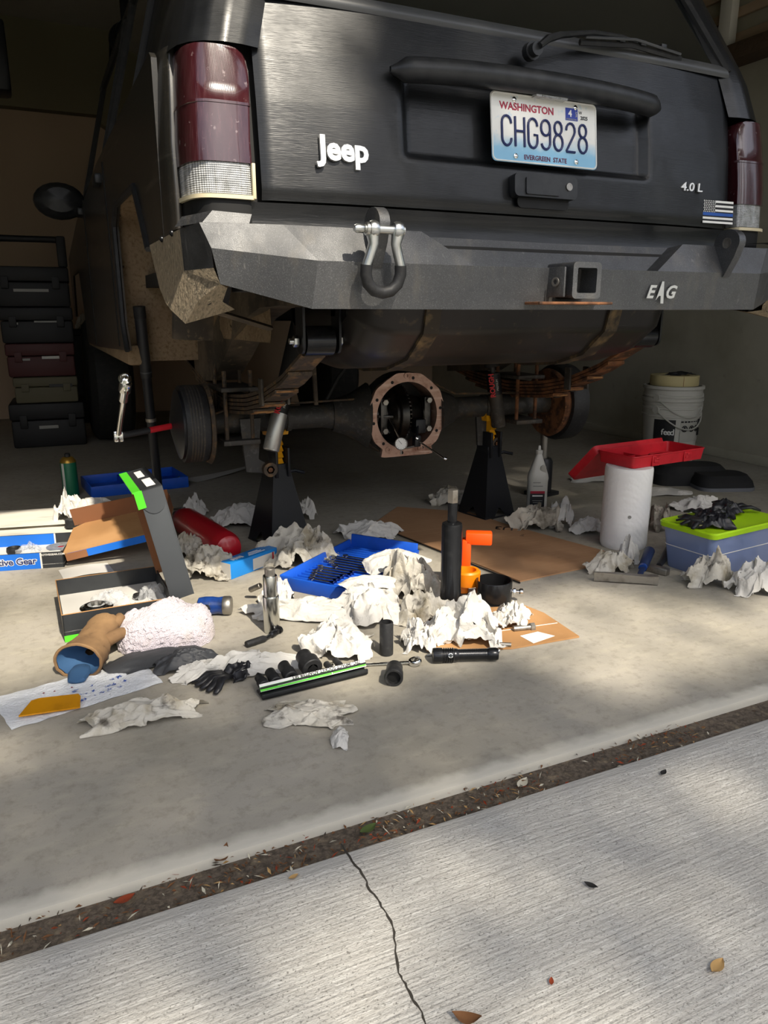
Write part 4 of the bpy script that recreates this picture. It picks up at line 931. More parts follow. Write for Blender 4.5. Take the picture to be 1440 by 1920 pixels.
def bolt_thing(px, py, ang, label, L=.04, r=.006):
    p = G(px, py); t = thing('steel_bolt', label, 'bolt', (p.x, p.y, .010), ang)
    P('shank', [(cyl(r, L, 12), TM((0, 0, 0)) @ XTO)], 'steel_dull', t); P('head', [(hexn(.02, .012), TM((L, 0, 0)) @ XTO)], 'steel_dull', t)
bolt_thing(962, 1186, -.2, 'dark steel bolt poking out from under the white towel ball', .045, .008)
bolt_thing(958, 1216, 2.6, 'short shiny bolt at the edge of the cardboard flap', .03, .005)
p = G(511, 1190); t = thing('bearing_driver', 'stepped silver bearing driver standing upright', 'driver', (p.x+.005, p.y+.02, 0))
P('lower', lathe([(.019, 0), (.0205, .002), (.0205, .094), (.020, .096)], 32), 'steel_bright', t)
P('middle', lathe([(.0175, .096), (.0178, .098), (.0178, .148), (.017, .150), (.0125, .151)], 32), 'steel_bright', t)
P('top', lathe([(.0125, .151), (.0128, .153), (.0128, .168), (.0118, .169), (.0112, .160), (0, .158)], 28), 'steel_dull', t)
p = G(508, 1198); t = thing('universal_joint', 'small black universal joint adapter lying at the silver driver foot', 'socket adapter', (p.x-.02, p.y-.012, .008), .65)
P('shaft', [(cyl(.005, .026, 10), XTO)], 'black_oxide', t); P('yoke', [(lathe([(.004, 0), (.0085, .004), (.0085, .018), (.005, .022)], 14), TM((.024, 0, 0)) @ XTO)], 'black_oxide', t)
P('square_drive', [(box(.012, .012, .014, .002), TM((.046, 0, 0)) @ XTO)], 'black_oxide', t); P('yoke', [(cyl(.0095, .008, 14), TM((.058, 0, 0)) @ XTO)], 'black_oxide', t)
p = G(727, 1232); t = P('deep_socket', [lathe([(.0145, 0), (.0162, .0015), (.0162, .080), (.0150, .082), (.0105, .0815), (.0105, .05), (0, .05)], 26)], 'impact_black', None)
t.location = (p.x+.004, p.y+.016, 0); tag(t, 'plain black deep impact socket standing on end', 'socket')
def socket(label, loc, ang, r0, r1, L, hexr=None, pitch=0):
    t = thing('impact_socket', label, 'socket', loc, rot=(0, 0, ang), group='black impact sockets by the rail')
    P('barrel', [(lathe([(hexr or r1*.62, L-.012), (hexr or r1*.62, L-.0005), (r1-.0015, L), (r1, L-.002), (r1*.98, L*.55), (r0*1.02, L*.45), (r0, L*.4), (r0, .002), (r0-.002, 0), (r0*.5, 0)], 26, True, False), TM((0, 0, 0)) @ XTO)], 'impact_black', t)
    P('drive_hole', [(disc(r0*.5, 4), TM((-.0006, 0, 0)) @ XTO)], 'gap_black', t)
    P('hex_hole', [(disc(hexr or r1*.62, 6), TM((L-.011, 0, 0)) @ XTO)], 'gap_black', t)
    return t
p = G(738, 1276); s_ = socket('large black hex socket lying open end forward by the wrench', (p.x+.012, p.y+.02, .0205), math.radians(-118), .018, .0205, .052, .015)
# socket rail -----------------------------------------------------------
A = G(492, 1316); B = G(690, 1266); rz = yaw2(A, B); L = (B-A).length
t = thing('socket_rail', 'black plastic socket rail with white and green printed strip', 'socket rail', ((A+B)/2).to_tuple(), rz)
t.location.z = .0035
P('base', box(L, .040, .007, .002), 'black_plastic', t, TM((0, .018, 0)))
P('front_lip', box(L, .006, .012, .002), 'black_plastic', t, TM((0, .001, 0)))
strip_ = P('label_strip', box(L, .016, .0015, .0004), 'white_print', t, TM((0, .013, .021), (.95, 0, 0)))
P('strip_holder', [(box(L, .0035, .020, .001), TM((0, .019, .006), (.5, 0, 0)))], 'black_plastic', t)
SMx = TM((0, .013, .0225), (.95, 0, 0))
P('green_band', box(L*.66, .0092, .0006), 'card_green', strip_, SMx @ TM((-L*.17, -.0040, .0006)))
P('green_band', box(L*.33, .0062, .0006), 'card_green', strip_, SMx @ TM((L*.332, -.0048, .0006)))
text('strip_text', '7PC. IMPACT SOCKET ADAPTER SET', .0098, 'black_print', strip_, SMx @ Matrix.Translation((.030, .0042, .0012)) @ Matrix.Rotation(PI, 4, 'Z') @ Matrix.Rotation(-PI/2, 4, 'X'), .0003, .0002, 0, 1.02)
pline(strip_, SMx @ TM((-.05, -.0036, .0010), (PI/2, 0, 0)), .07, .0022, 'white_print')
for (fx, r0, r1, LL, lb) in ((-.445, .0115, .0100, .034, 'smallest'), (-.335, .0125, .0115, .042, 'second smallest'), (-.195, .0150, .0135, .050, 'square shouldered'), (.005, .0235, .0180, .056, 'biggest round'), (.185, .0085, .0075, .030, 'stubby'), (.285, .0085, .0075, .036, 'slim')):
    q = Vector((math.cos(rz), math.sin(rz), 0)); w = Vector((-math.sin(rz), math.cos(rz), 0)); m0 = (A+B)/2+q*(fx*L)+w*.024
    s_ = socket('%s black socket adapter clipped on the printed rail' % lb, (m0.x, m0.y, .0105+max(r0, r1)), rz+PI/2, r0, r1, LL)
    s_['group'] = 'socket adapters on the rail'
    s_.rotation_euler = (0, -.16, rz+PI/2)
# wrench
a = G(625, 1252); c = G(788, 1246); rz = yaw2(a, c); L = (c-a).length-.012
t = thing('wrench', 'chrome combination wrench with ring end beside the open socket', 'wrench', (a.x, a.y, .005), rz)
P('shaft', tube([(.012, 0, 0), (L*.5, 0, 0), (L-.012, 0, .002)], [.006, .0048, .006], 8, flat=.55), 'chrome', t)
P('ring_end', lathe([(.0088, -.005), (.0145, -.005), (.0155, -.003), (.0155, .004), (.0140, .006), (.0088, .006), (.0088, -.005)], 22, False, False), 'chrome', t, TM((L, 0, .003), (0, -.2, 0)))
P('open_end', [(prism([(.018, .005), (.006, .012), (-.008, .011), (-.012, .006), (0, .004), (.002, -.004), (-.010, -.008), (-.006, -.013), (.006, -.012), (.018, -.005)], .006), TM((0, 0, -.003)))], 'chrome', t)
# flashlight
a = G(815, 1246); c = G(938, 1243); rz = yaw2(a, c); L = (c-a).length
t = thing('flashlight', 'black ribbed flashlight lying on the concrete', 'flashlight', (a.x, a.y+.012, .0175), rz)
prof = [(.010, 0), (.0165, .001), (.0175, .004), (.0175, .022)]
for k in range(5): prof += [(.0150, .0235+k*.005), (.0150, .0252+k*.005), (.0172, .0260+k*.005), (.0172, .0275+k*.005)]
prof += [(.0150, .050), (.0150, .057), (.0135, .059)]
for k in range(16): prof += [(.0135, .060+k*.0042), (.0130, .0615+k*.0042), (.0130, .0625+k*.0042), (.0135, .063+k*.0042)]
prof += [(.0142, .130), (.0150, .132), (.0150, L-.004), (.0135, L), (.008, L)]
P('tube', [(lathe(prof, 28), XTO)], 'black_oxide', t)
P('switch', [(lathe([(.0055, 0), (.0055, .002), (.0042, .0022), (.004, .001), (0, .001)], 18), TM((.040, -.0155, .006), (PI/2-.35, 0, 0)))], 'chrome', t)
P('tail_ring', ringsolid(.006, .0045, .0015, 12), 'chrome', t, TM((L+.002, 0, .008)) @ XTO)
P('lanyard', tube([(L, 0, .008), (L-.004, .022, -.008), (L-.02, .036, -.012), (L-.035, .038, -.014)], .0012, 6), 'rubber', t)
P('lanyard_strap', tube([(L-.020, .038, -.013), (L-.07, .034, -.012), (.02, .040, -.013), (-.01, .030, -.014)], [.003, .006, .006, .004], 8, flat=.35), 'grey_print', t)
P('lanyard_clip', box(.014, .009, .005, .001), 'impact_black', t, TM((L-.028, .038, -.016)))
# ------------------------------------------------------------------ blue wrench tray
A = G(533, 1106); B = G(662, 1128); D = G(800, 1036)
ex = (B-A); ey = (D-B); Lx = .245; Ly = .40; rz = math.atan2(ey.y, ey.x)
t = thing('wrench_tray', 'bright blue ribbed plastic wrench tray heaped with towels', 'tray', ((A+B)/2+ey.normalized()*Ly*.5).to_tuple(), rz)
P('base', box(Ly, Lx, .012, .003), 'tray_blue', t)
for s in (-1, 1): P('side_wall', box(Ly, .008, .042, .002), 'tray_blue', t, TM((0, s*Lx/2, 0), (-s*.12, 0, 0)))
for s in (-1, 1): P('end_wall', box(.008, Lx, .042 if s < 0 else .06, .002), 'tray_blue', t, TM((s*Ly/2, 0, 0), (0, s*.12, 0)))
for k in range(18): P('rib', box(.006, Lx-.02, .014, .002), 'tray_blue', t, TM((-Ly/2+.025+k*.0205, 0, .012)))
rn = random.Random(5)
def wrench(M, L, label):
    w = thing('small_wrench', label, 'wrench', group='wrenches lying in the blue tray'); w.matrix_basis = M
    P('shaft', tube([(0, 0, 0), (L, 0, 0)], .004, 8, flat=.6), 'steel_bright', w)
    P('ring_end', lathe([(.005, -.003), (.009, -.003), (.009, .003), (.005, .003), (.005, -.003)], 16, False, False), 'steel_bright', w, TM((L, 0, 0)))
    P('open_end', prism([(.008, .004), (0, .009), (-.010, .008), (-.003, .003), (-.003, -.003), (-.010, -.008), (0, -.009), (.008, -.004)], .005, -.0025), 'chrome', w)
TW = TM(t.location, (0, 0, rz))
for k in range(12):
    x = -Ly/2+.04+k*.0205; LL = .07+.008*k
    wrench(TW @ TM((x, -LL*.5+rn.uniform(-.02, .03), .0305), (0, 0, PI/2)), LL, ('shortest chrome wrench lying across the ribs of the blue tray' if k == 0 else 'longest chrome wrench lying across the ribs of the blue tray' if k == 11 else 'chrome wrench lying across the ribs of the blue tray'))
o = rag(41, 690, 1110, .17, .10, .03, 'torn white paper towel strip lying across the blue tray wrenches', z=.047, k=1.05, folds=4, rough=.1, rz=.25)
o = rag(42, 745, 1078, .21, .17, .05, 'broad paper towel sheet draped over the tray back', z=.040, k=1.05, folds=4, rough=.2)
# blue carton
A = G(413, 1080); B = G(434, 1087); D = G(520, 1054); rz = yaw2(B, D); L = (D-B).length; Wd = .052
fw = Vector((-math.sin(rz), math.cos(rz), 0))
c = (B+D)/2+fw*Wd/2
t = thing('small_carton', 'slim blue and white carton lying on its side', 'carton', (c.x, c.y, 0), rz)
P('body', box(L, Wd, .050, .0012), 'card_sky', t)
P('end_panel', box(.001, Wd-.003, .047), 'card_white', t, TM((-L/2-.0006, 0, .0015)))
P('print_panel', box(L*.48, .001, .036), 'card_white', t, TM((L*.20, -Wd/2-.0006, .004)))
P('print_stripe', box(L*.03, .001, .036), 'red_print', t, TM((L*.40, -Wd/2-.0010, .004)))
for k in range(4): pline(t, TM((-L*.34+k*.012, 0, .0504), (PI/2, 0, 0)), .008, .015+.003*(k % 2), 'white_print')
for k in range(3): pline(t, TM((L*.12, -.012+.009*k, .0504), (PI/2, 0, 0)), .07-.015*k, .0035, 'white_print')
P('end_panel', box(.001, Wd-.003, .047), 'black_print', t, TM((L/2+.0006, 0, .0015)))
# red canister
a = G(338, 1000); c = G(432, 1066); ax_ = (c-a); n_ = Vector((-ax_.y, ax_.x, 0)).normalized()
t = thing('red_canister', 'smooth red canister lying on the floor behind the crumpled towels', 'canister', (c.x+.01, c.y+.03, .052), math.atan2(-ax_.y, -ax_.x))
Lc = .46
P('shell', [(lathe([(0, 0), (.025, .002), (.042, .012), (.050, .035), (.051, .06), (.049, Lc-.06), (.040, Lc-.02), (.022, Lc)], 30), XTO)], 'canister_red', t)
P('valve', [(lathe([(.018, 0), (.018, .03), (.012, .035), (.012, .06)], 14), TM((Lc, 0, 0)) @ XTO)], 'impact_black', t)
P('lever', box(.09, .018, .008, .002), 'impact_black', t, TM((Lc+.01, 0, .028), (0, .25, 0)))
# ------------------------------------------------------------------ black box with green stripe
A = G(122, 1205); Ang = .02
t = thing('parts_box', 'black cardboard parts box with green stripe and upright open lid', 'box', (A.x, A.y, 0), Ang)
bw, bd_, bh = .265, .27, .072
P('base', box(bw, bd_, .002), 'card_white', t, TM((bw/2, bd_/2, .026)))
P('base_bottom', box(bw, bd_, .002), 'card_black', t, TM((bw/2, bd_/2, 0)))
P('wall', box(bw, .003, bh), 'card_black', t, TM((bw/2, .0015, 0)))
P('wall', box(bw, .003, bh), 'card_black', t, TM((bw/2, bd_-.0015, 0)))
P('wall', box(.003, bd_, bh), 'card_black', t, TM((.0015, bd_/2, 0))); P('wall', box(.003, bd_, bh), 'card_black', t, TM((bw-.0015, bd_/2, 0)))
P('edge_line', [(tube([(0, 0, bh), (bw, 0, bh)], .0012, 5), TM()), (tube([(0, 0, bh), (0, bd_, bh)], .0012, 5), TM()), (tube([(0, bd_, bh), (bw, bd_, bh)], .0012, 5), TM())], 'cardboard_bright', t)
P('green_stripe', box(bw*.92, .001, .016), 'card_green', t, TM((bw*.46, -.0006, .001)))
# lid: shallow tray standing on the right side, leaning left
LMx = TM((bw-.005, 0, bh-.01), (0, -.20, 0))
lh, lw, ld = .300, .235, .058
lid = P('lid', [(box(.003, lw, lh), LMx @ TM((ld, lw/2, 0)))], 'card_grey', t)
P('lid_inside', [(box(.002, lw-.004, lh-.004), LMx @ TM((ld-.003, lw/2, .002)))], 'cardboard_inner', lid)
P('lid_side', [(box(ld, .003, lh, .0008), LMx @ TM((ld/2, .0015, 0)))], 'card_grey', lid)
P('lid_side', [(box(ld*.95, .003, lh, .0008), LMx @ TM((ld/2, lw-.0015, 0)))], 'cardboard_inner', lid)
P('lid_liner', [(box(ld*.9, .001, lh-.01), LMx @ TM((ld*.45, .0042, .004)))], 'cardboard_inner', lid)
P('lid_ear', prism([(0, .0), (ld, 0), (ld, -.03)]+[(ld/2+ld/2*math.cos(a), -.03-.035*math.sin(a)) for a in [PI*k/10 for k in range(1, 10)]]+[(0, -.03)], .0012), 'card_grey', lid, LMx @ TM((0, -.0016, lh+.002)) @ RX)
P('lid_end', [(box(ld+.012, lw+.006, .003), LMx @ TM((ld/2-.006, lw/2, lh)))], 'card_black', lid)
P('lid_stripe', [(box(.020, lw+.008, .0038), LMx @ TM((-.004, lw/2, lh))), (box(.020, .0015, .045), LMx @ TM((-.001, -.0035, lh-.042)))], 'card_green', lid)
P('lid_label', [(box(.022, .085, .0006), LMx @ TM((.036, .060, lh+.0032)))], 'white_print', lid); P('lid_label', [(box(.018, .075, .0006), LMx @ TM((.030, .17, lh+.0032)))], 'white_print', lid)
TB = TM((A.x, A.y, 0), (0, 0, Ang))
def inbox(o, x, y, z=.028): o.matrix_basis = TB @ TM((x, y, z)); return o
o = inbox(thing('wheel_bearing', 'shiny tapered roller bearing lying in the black parts box', 'bearing'), .085, .075)
P('outer_race', lathe([(.034, 0), (.040, 0), (.041, .003), (.041, .024), (.037, .026), (.034, .02), (.034, 0)], 36, False, False), 'steel_bright', o)
P('inner_race', lathe([(.021, 0), (.027, 0), (.029, .03), (.022, .031), (.021, 0)], 32, False, False), 'chrome', o)
for k in range(16): P('roller', [(cyl(.0042, .02, 8), Matrix.Rotation(2*PI*k/16, 4, 'Z') @ TM((.0315, 0, .004), (0, .15, 0)))], 'chrome', o)
o = inbox(thing('axle_nut', 'white wrapped hex nut beside the bearing in the parts box', 'nut'), .175, .085)
P('body', lathe([(.008, 0), (.018, 0), (.018, .014), (.008, .014), (.008, 0)], 6, False, False), 'card_white', o); P('washer', ringsolid(.021, .008, .002, 24), 'steel_dull', o, TM((0, 0, -.0)))
o = P('plastic_bag', crumple(61, .11, .10, .05, 24), 'bag_clear', None, ang=None); inbox(o, .12, .12); tag(o, 'clear crinkled plastic bag behind the bearing', 'bag')
o = P('plastic_bag', crumple(62, .09, .09, .045, 24), 'bag_clear', None, ang=None); inbox(o, .225, .12); tag(o, 'clear crinkled plastic bag near the upright lid', 'bag')
o = P('seal_ring', lathe([(.012, 0), (.017, 0), (.018, .006), (.016, .012), (.012, .012), (.012, 0)], 24, False, False), 'impact_black', None); inbox(o, .20, .15); tag(o, 'small black rubber seal ring in the parts box', 'seal')
# carton flap and white sheet behind the box
o = P('paper_sheet', grid(lambda u, v: (u*.20, v*.10, .001+.004*math.sin(u*5)), 8, 4), 'card_white', None); p = G(120, 1088); o.location = (p.x, p.y+.0, .001); o.rotation_euler = (0, 0, .12); tag(o, 'white paper sheet lying behind the black parts box', 'paper')
# ------------------------------------------------------------------ terry towel and gloves
def mound(w, d, h, n, seed, amp=.10):
    def fn(u, v):
        a = u*2*PI; r = math.sin(v*PI/2); sx = math.cos(a); sy = math.sin(a)
        k = 1+amp*noise.fractal(Vector((sx*1.6*r, sy*1.6*r, seed)), 1, 2, 3)
        # squarish blanket outline
        q = 1/max(abs(sx)**3+abs(sy)**3, .2)**(1/3)
        x = w/2*r*sx*q*k; y = d/2*r*sy*q*k
        z = h*(math.cos(v*PI/2)**.62)*(1+.35*noise.noise(Vector((x*14, y*14, seed))))
        z += .010*math.sin((x*.7+y)*70)*max(0, r-.45)
        fz = .0016*noise.noise(Vector((x*420, y*420, z*420)))+.0036*noise.noise(Vector((x*120, y*120, z*120)))
        return (x+fz, y+fz, max(.001, z+fz))
    return grid(fn, n, n//2)
p = G(292, 1232); o = P('terry_towel', mound(.225, .17, .088, 200, 4.2), 'terry', None, ang=None)
o.location = (p.x+.035, p.y+.085, 0); o.rotation_euler = (0, 0, .55-YAW); tag(o, 'fluffy white terry cloth bundled beside the tan glove', 'cloth')
o = P('dark_liner', crumple(71, .24, .10, .02, 24, k=1.1, folds=4), 'nitrile_grey', None, ang=None); p = G(300, 1252); o.location = (p.x, p.y+.05, 0); o.rotation_euler = (0, 0, .6-YAW); tag(o, 'dark cloth liner peeping out under the terry cloth', 'cloth')
# tan work glove: cuff toward the viewer, blue lining
cu = G(150, 1270); fi = G(245, 1165)
d_ = (fi-cu); gz = math.atan2(d_.y, d_.x)
t = thing('work_glove', 'tan leather work glove with blue lined open cuff', 'glove', (cu.x, cu.y+.01, 0), gz)
Lg = .205
secs = [(x, a*(1+.05*math.sin(x*230)), c*(1+.06*math.sin(x*190+1)), z) for x, a, c, z in ((0, .052, .040, .034), (.012, .0525, .040, .034), (.025, .051, .038, .034), (.038, .050, .037, .034), (.05, .048, .036, .035), (.062, .046, .034, .036), (.078, .044, .032, .039), (.095, .042, .030, .042), (.112, .041, .028, .047), (.13, .040, .026, .052), (.145, .037, .023, .058), (.16, .034, .020, .062))]
def gring(x, a, c, zc, n=28): return [(x+.004*noise.noise(Vector((x*40, k*.9, 2)))+.10*math.sin(2*PI*k/n)*c*.6, a*math.cos(2*PI*k/n), max(.001, zc+c*math.sin(2*PI*k/n))) for k in range(n)]
P('hand', loft([gring(*s) for s in secs], False), 'glove_tan', t, ang=None)
P('cuff_edge', tube(gring(-.001, .052, .040, .034), .0035, 6, closed=True), 'glove_tan', t)
P('cuff_lining', loft([gring(.002, .049, .037, .034), gring(.03, .040, .028, .030), gring(.06, .010, .008, .028)], False), 'glove_blue', t, ang=None)
P('lining_tongue', [(lathe([(0, 0), (.018, .01), (.024, .04), (.018, .075), (0, .085)], 16), TM((.03, .006, .010), (0, -PI/2, .25), (.45, 1, 1)))], 'glove_blue', t)
for k in range(4):
    y = -.028+k*.0185; P('finger', tube([(.145, y, .058), (.175, y*1.05, .064-.004*k), (.20-.008*abs(k-1.5), y*1.1, .052-.006*k), (.215-.010*abs(k-1.5), y*1.1, .038-.006*k)], [.0125, .0125, .0115, .008], 10), 'glove_tan', t, ang=None)
P('thumb', tube([(.085, -.030, .045), (.115, -.052, .050), (.145, -.060, .040), (.16, -.060, .030)], [.017, .0145, .0125, .008], 10), 'glove_tan', t, ang=None)
# thin black rubber gloves
def rglove(px, py, rz, label, m, seed, s=1.0, z=0, spread=.5, toward=-.02):
    p = G(px, py, z); t = thing('rubber_glove', label, 'glove', (p.x, p.y, z+.001), rz, 'thrown down rubber gloves')
    P('palm', crumple(seed, .13*s, .085*s, .034*s, 26, folds=7, k=1.5), m, t, ang=None)
    r = random.Random(seed)
    for k in range(5):
        a = -spread+k*spread*.5; pts = [(.05*s*math.cos(a), .05*s*math.sin(a), .014), (.085*s*math.cos(a*1.1), .085*s*math.sin(a*1.1), .016+r.uniform(0, .008)), (.105*s*math.cos(a*1.2), .105*s*math.sin(a*1.25), .010), (.120*s*math.cos(a*1.3), .120*s*math.sin(a*1.3), .007)]
        P('finger', tube(pts, [.010, .0095, .0085, .005], 8, flat=.6), m, t, ang=None)
    P('cuff', tube([(-.05*s, -.03*s, .012), (-.065*s, 0, .02), (-.05*s, .034*s, .012)], .006, 8), m, t)
rglove(455, 1262, -2.7, 'black rubber glove with curled fingers behind the socket rail', 'nitrile', 81, .95, 0, .28)
o = rag(82, 345, 1262, .15, .065, .048, 'folded charcoal rubber glove behind the flat towel', 'nitrile_grey', rz=.3, name='rubber_glove', cat='glove', group='thrown down rubber gloves', k=1.1, folds=6)
o = rag(83, 520, 1262, .09, .024, .012, 'black glove finger strip lying behind the socket adapters', 'nitrile', rz=.35, name='glove_strip', cat='glove', group='thrown down rubber gloves', k=1.1, folds=5, n=20)
p = G(462, 1215); o = P('lighter', [(lathe([(.008, 0), (.0085, .003), (.0085, .05), (.006, .055)], 14), XTO)], 'impact_black', None); o.location = (p.x, p.y, .009); o.rotation_euler = (0, 0, .3); tag(o, 'short black socket extension lying on the twisted towel', 'extension')
# dead blow hammer
a = G(376, 1160); c = G(446, 1158); t = thing('mallet', 'blue dead blow mallet with worn steel face', 'mallet', (a.x, a.y+.03, .026), yaw2(a, c)-.05)
P('head', [(lathe([(.014, 0), (.021, .004), (.024, .02), (.024, .04), (.022, .055), (.024, .068)], 26), XTO)], 'tool_blue', t)
P('face', [(lathe([(.0235, 0), (.025, .002), (.025, .018), (.022, .022), (0, .022)], 26), TM((.068, 0, 0)) @ XTO)], 'steel_dull', t)
P('handle', tube([(.03, -.015, 0), (-.01, -.10, -.010), (-.03, -.17, -.014)], [.012, .011, .0115], 12), 'handle_black', t)
o = P('pipe_stub', [(lathe([(.006, 0), (.0078, .001), (.0078, .040), (.006, .041), (.006, 0)], 18, False, False), XTO)], 'steel_dull', None); p = G(470, 1125); o.location = (p.x, p.y, .03); o.rotation_euler = (0, -.5, -.9); tag(o, 'short steel bolt sleeve lying on the wide towel', 'sleeve')
# ------------------------------------------------------------------ flat towel and spreader
q4 = [G(-20, 1312), G(263, 1238), G(306, 1281), G(22, 1370)]
def ft(u, v):
    a = q4[0].lerp(q4[1], u); c = q4[3].lerp(q4[2], u); p = a.lerp(c, v); return (p.x+.003*noise.noise(Vector((u*9, v*4, 1))), p.y+.004*noise.noise(Vector((u*9, v*4, 5))), .0012+.0035*abs(noise.noise(Vector((u*7, v*5, 2)))))
t = P('paper_towel_sheet', grid(ft, 50, 24), 'towel_flat', None, ang=None); tag(t, 'flat embossed paper towel with blue ink marks under the yellow spreader', 'paper towel')
b = MB(); rn = random.Random(9)
for i in range(150):
    u = rn.uniform(.44, .80); row = rn.choice([.50, .66, .80]); v = row+rn.uniform(-.03, .03)-(u-.5)*.25
    if noise.noise(Vector((u*22, row*9, 3))) < -.05: continue
    p = ft(u, min(.97, v)); M = TM((p[0], p[1], p[2]+.0022), (0, 0, rn.uniform(0, PI)), rn.uniform(.4, 1)); b.add(([(-.005, 0, 0), (0, -.0014, 0), (.005, .0006, 0), (0, .0016, 0)], [[0, 1, 2, 3]]), M)
b.build('ink_marks', 'ink_blue', t, False)['kind'] = 'stuff'
for (u, v) in ((.36, .30), (.47, .36), (.30, .28)):
    p = ft(u, v); P('red_speck', disc(.0022, 6), 'blood_red', t, TM((p[0], p[1], p[2]+.0022)))
q = [G(36, 1351), G(60, 1322), G(76, 1317), G(148, 1309), G(152, 1313), G(151, 1334)]
c = sum(q, Vector())/6; o = P('filler_spreader', prism([((a-c).x, (a-c).y) for a in q], .003), 'spreader_yellow', None, smooth=False); o.location = (c.x, c.y, .0075); tag(o, 'amber yellow plastic filler spreader on the flat towel', 'spreader')
# ------------------------------------------------------------------ left back: gear box, papers
A = G(121, 1063); B = G(0, 1071); rz = yaw2(B, A)
t = thing('gear_box', 'open blue and black parts carton with large white lettering', 'carton', (A.x, A.y, 0), rz)
W_, D_, H_ = .33, .22, .052
P('bottom', box(W_, D_, .002), 'card_white', t, TM((-W_/2, D_/2, .012)))
def wallp(y, name): 
    w = P(name, box(W_, .003, H_), 'card_black', t, TM((-W_/2, y, 0)))
    P('blue_panel', box(W_-.115, .0006, H_-.001), 'card_blue', w, TM((-(W_-.115)/2-.066, y-.0019, .0005)))
    P('white_line', box(.005, .0008, H_-.001), 'card_white', w, TM((-.066, y-.0021, .0005)))
    return w
wf = wallp(.0015, 'front_wall'); wb = wallp(D_-.0015, 'back_wall')
P('white_line', box(.005, .0008, H_-.001), 'card_white', wb, TM((-W_+.05, D_-.0035, .0005)))
for x in (-.0015, -W_+.0015): P('side_wall', box(.003, D_, H_), 'card_black', t, TM((x, D_/2, 0)))
text('box_text', 'Motive Gear', .029, 'card_white', wf, TM((-.080, -.0008, .026)), .0005, .0026, 0, 1.0, 'RIGHT')
text('box_text', 'Motive Gear', .029, 'plate_blue', wf, TM((-.080, -.0014, .026)), .0005, .0005, 0, 1.0, 'RIGHT')
text('box_text', 'MOTIVEGEAR.COM', .0085, 'card_white', wf, TM((-.032, -.0008, .044)), .0003, .0002)
# big flap: brown inside, blue edge, hinged on the right, propped up
FMx = TM((0.0, 0, .042), (.10, -.17, 0))
fp = P('flap', prism([(0, .0), (.03, -.005), (.31, .02), (.33, .05), (.34, .22), (.29, .25), (.05, .26), (.0, .22)], .003), 'cardboard_bright', t, FMx, smooth=False)
P('flap_edge', [(box(.30, .002, .024), FMx @ TM((.165, .002, -.022), (0, 0, .06)))], 'card_blue', fp)
P('flap_edge_dark', [(box(.065, .0024, .024), FMx @ TM((.04, -.007, -.022), (0, 0, .06)))], 'cardboard_inner', fp)
P('flap_wall', [(box(.33, .003, .06), FMx @ TM((.165, .25, .0)))], 'cardboard_inner', fp)
P('flap_wall', [(box(.003, .20, .05), FMx @ TM((.335, .13, .0)))], 'cardboard_inner', fp)
TG = TM((A.x, A.y, 0), (0, 0, rz))
def ing(o, x, y, z=.016): o.matrix_basis = TG @ TM((x, y, z)); return o
o = P('gear_seal', lathe([(.012, 0), (.021, 0), (.023, .006), (.021, .018), (.015, .019), (.012, .010), (.012, 0)], 26, False, False), 'impact_black', None); ing(o, -.165, .09, .03); tag(o, 'black rubber seal lying in the blue parts carton', 'seal')
o = P('plastic_bag', crumple(63, .08, .07, .045, 22), 'bag_clear', None, ang=None); ing(o, -.115, .06, .03); tag(o, 'clear plastic bag in the blue parts carton', 'bag')
o = P('label_card', box(.085, .05, .003, .0008), 'card_sky', None); ing(o, -.10, .06, .018); o.rotation_euler.z += .2; tag(o, 'light blue instruction card in the parts carton', 'card')
o = P('sealant_tube', [(lathe([(.010, 0), (.011, .002), (.011, .05), (.005, .056), (.004, .07)], 16), XTO)], 'card_white', None); ing(o, -.07, .05, .030); tag(o, 'small white tube lying in the parts carton', 'tube')
t2 = ing(thing('tape_reel', 'clear reel with a pink core lying in the parts carton', 'reel'), -.025, .10, .018)
P('flange', ringsolid(.045, .012, .002, 28), 'lens_clear', t2, TM((0, 0, .020))); P('core', ringsolid(.032, .012, .018, 24), 'label_red', t2); P('flange', ringsolid(.045, .012, .002, 28), 'lens_clear', t2, TM((0, 0, -.001)))
# newspapers behind
o = None
for k, (dx, dy, a, L, D) in enumerate(((-.15, .30, .05, .36, .30), (-.10, .42, -.06, .34, .30), (-.13, .52, .02, .40, .26))):
    o = P('newspaper_sheet', grid(lambda u, v: ((u-.5)*L, (v-.5)*D, .002+.006*k+.012*noise.noise(Vector((u*3, v*3, k)))**2), 12, 10), 'newsprint', None, ang=None)
    p = Vector((A.x, A.y, 0))+Vector((dx+.12, dy+.05, 0)); o.location = (p.x-.05, p.y, .003+.006*k); o.rotation_euler = (0, 0, rz+a)
    tag(o, ['creased newspaper sheet right behind the blue carton', 'newspaper sheet with smudged print in the middle of the spread', 'upper newspaper sheet nearest the green spray can'][k], 'newspaper', 'newspaper sheets behind the carton')
rag(34, 122, 984, .15, .14, .13, 'white scrunched paper towel heap on the newspaper', z=.022, folds=9, lift=1.6)
rag(35, 165, 962, .26, .12, .05, 'pale crumpled paper lying behind the towel heap on the newspaper', z=.02, folds=6)
p = G(135, 991, .02); t = thing('bottle_cap', 'knurled black plastic cap standing on the newspaper', 'cap', (p.x, p.y+.01, .022))  # knurled plastic bottle cap
P('skirt', lathe([(.019, 0), (.020, .001), (.020, .030), (.018, .032), (0, .032)], 28), 'impact_black', t)
for k in range(28): P('rib', box(.002, .002, .028), 'impact_black', t, Matrix.Rotation(2*PI*k/28, 4, 'Z') @ TM((.0203, 0, .001)))
p = G(135, 932); t = thing('spray_can', 'green and gold aerosol can standing in the shade', 'spray can', (p.x, p.y+.03, 0))
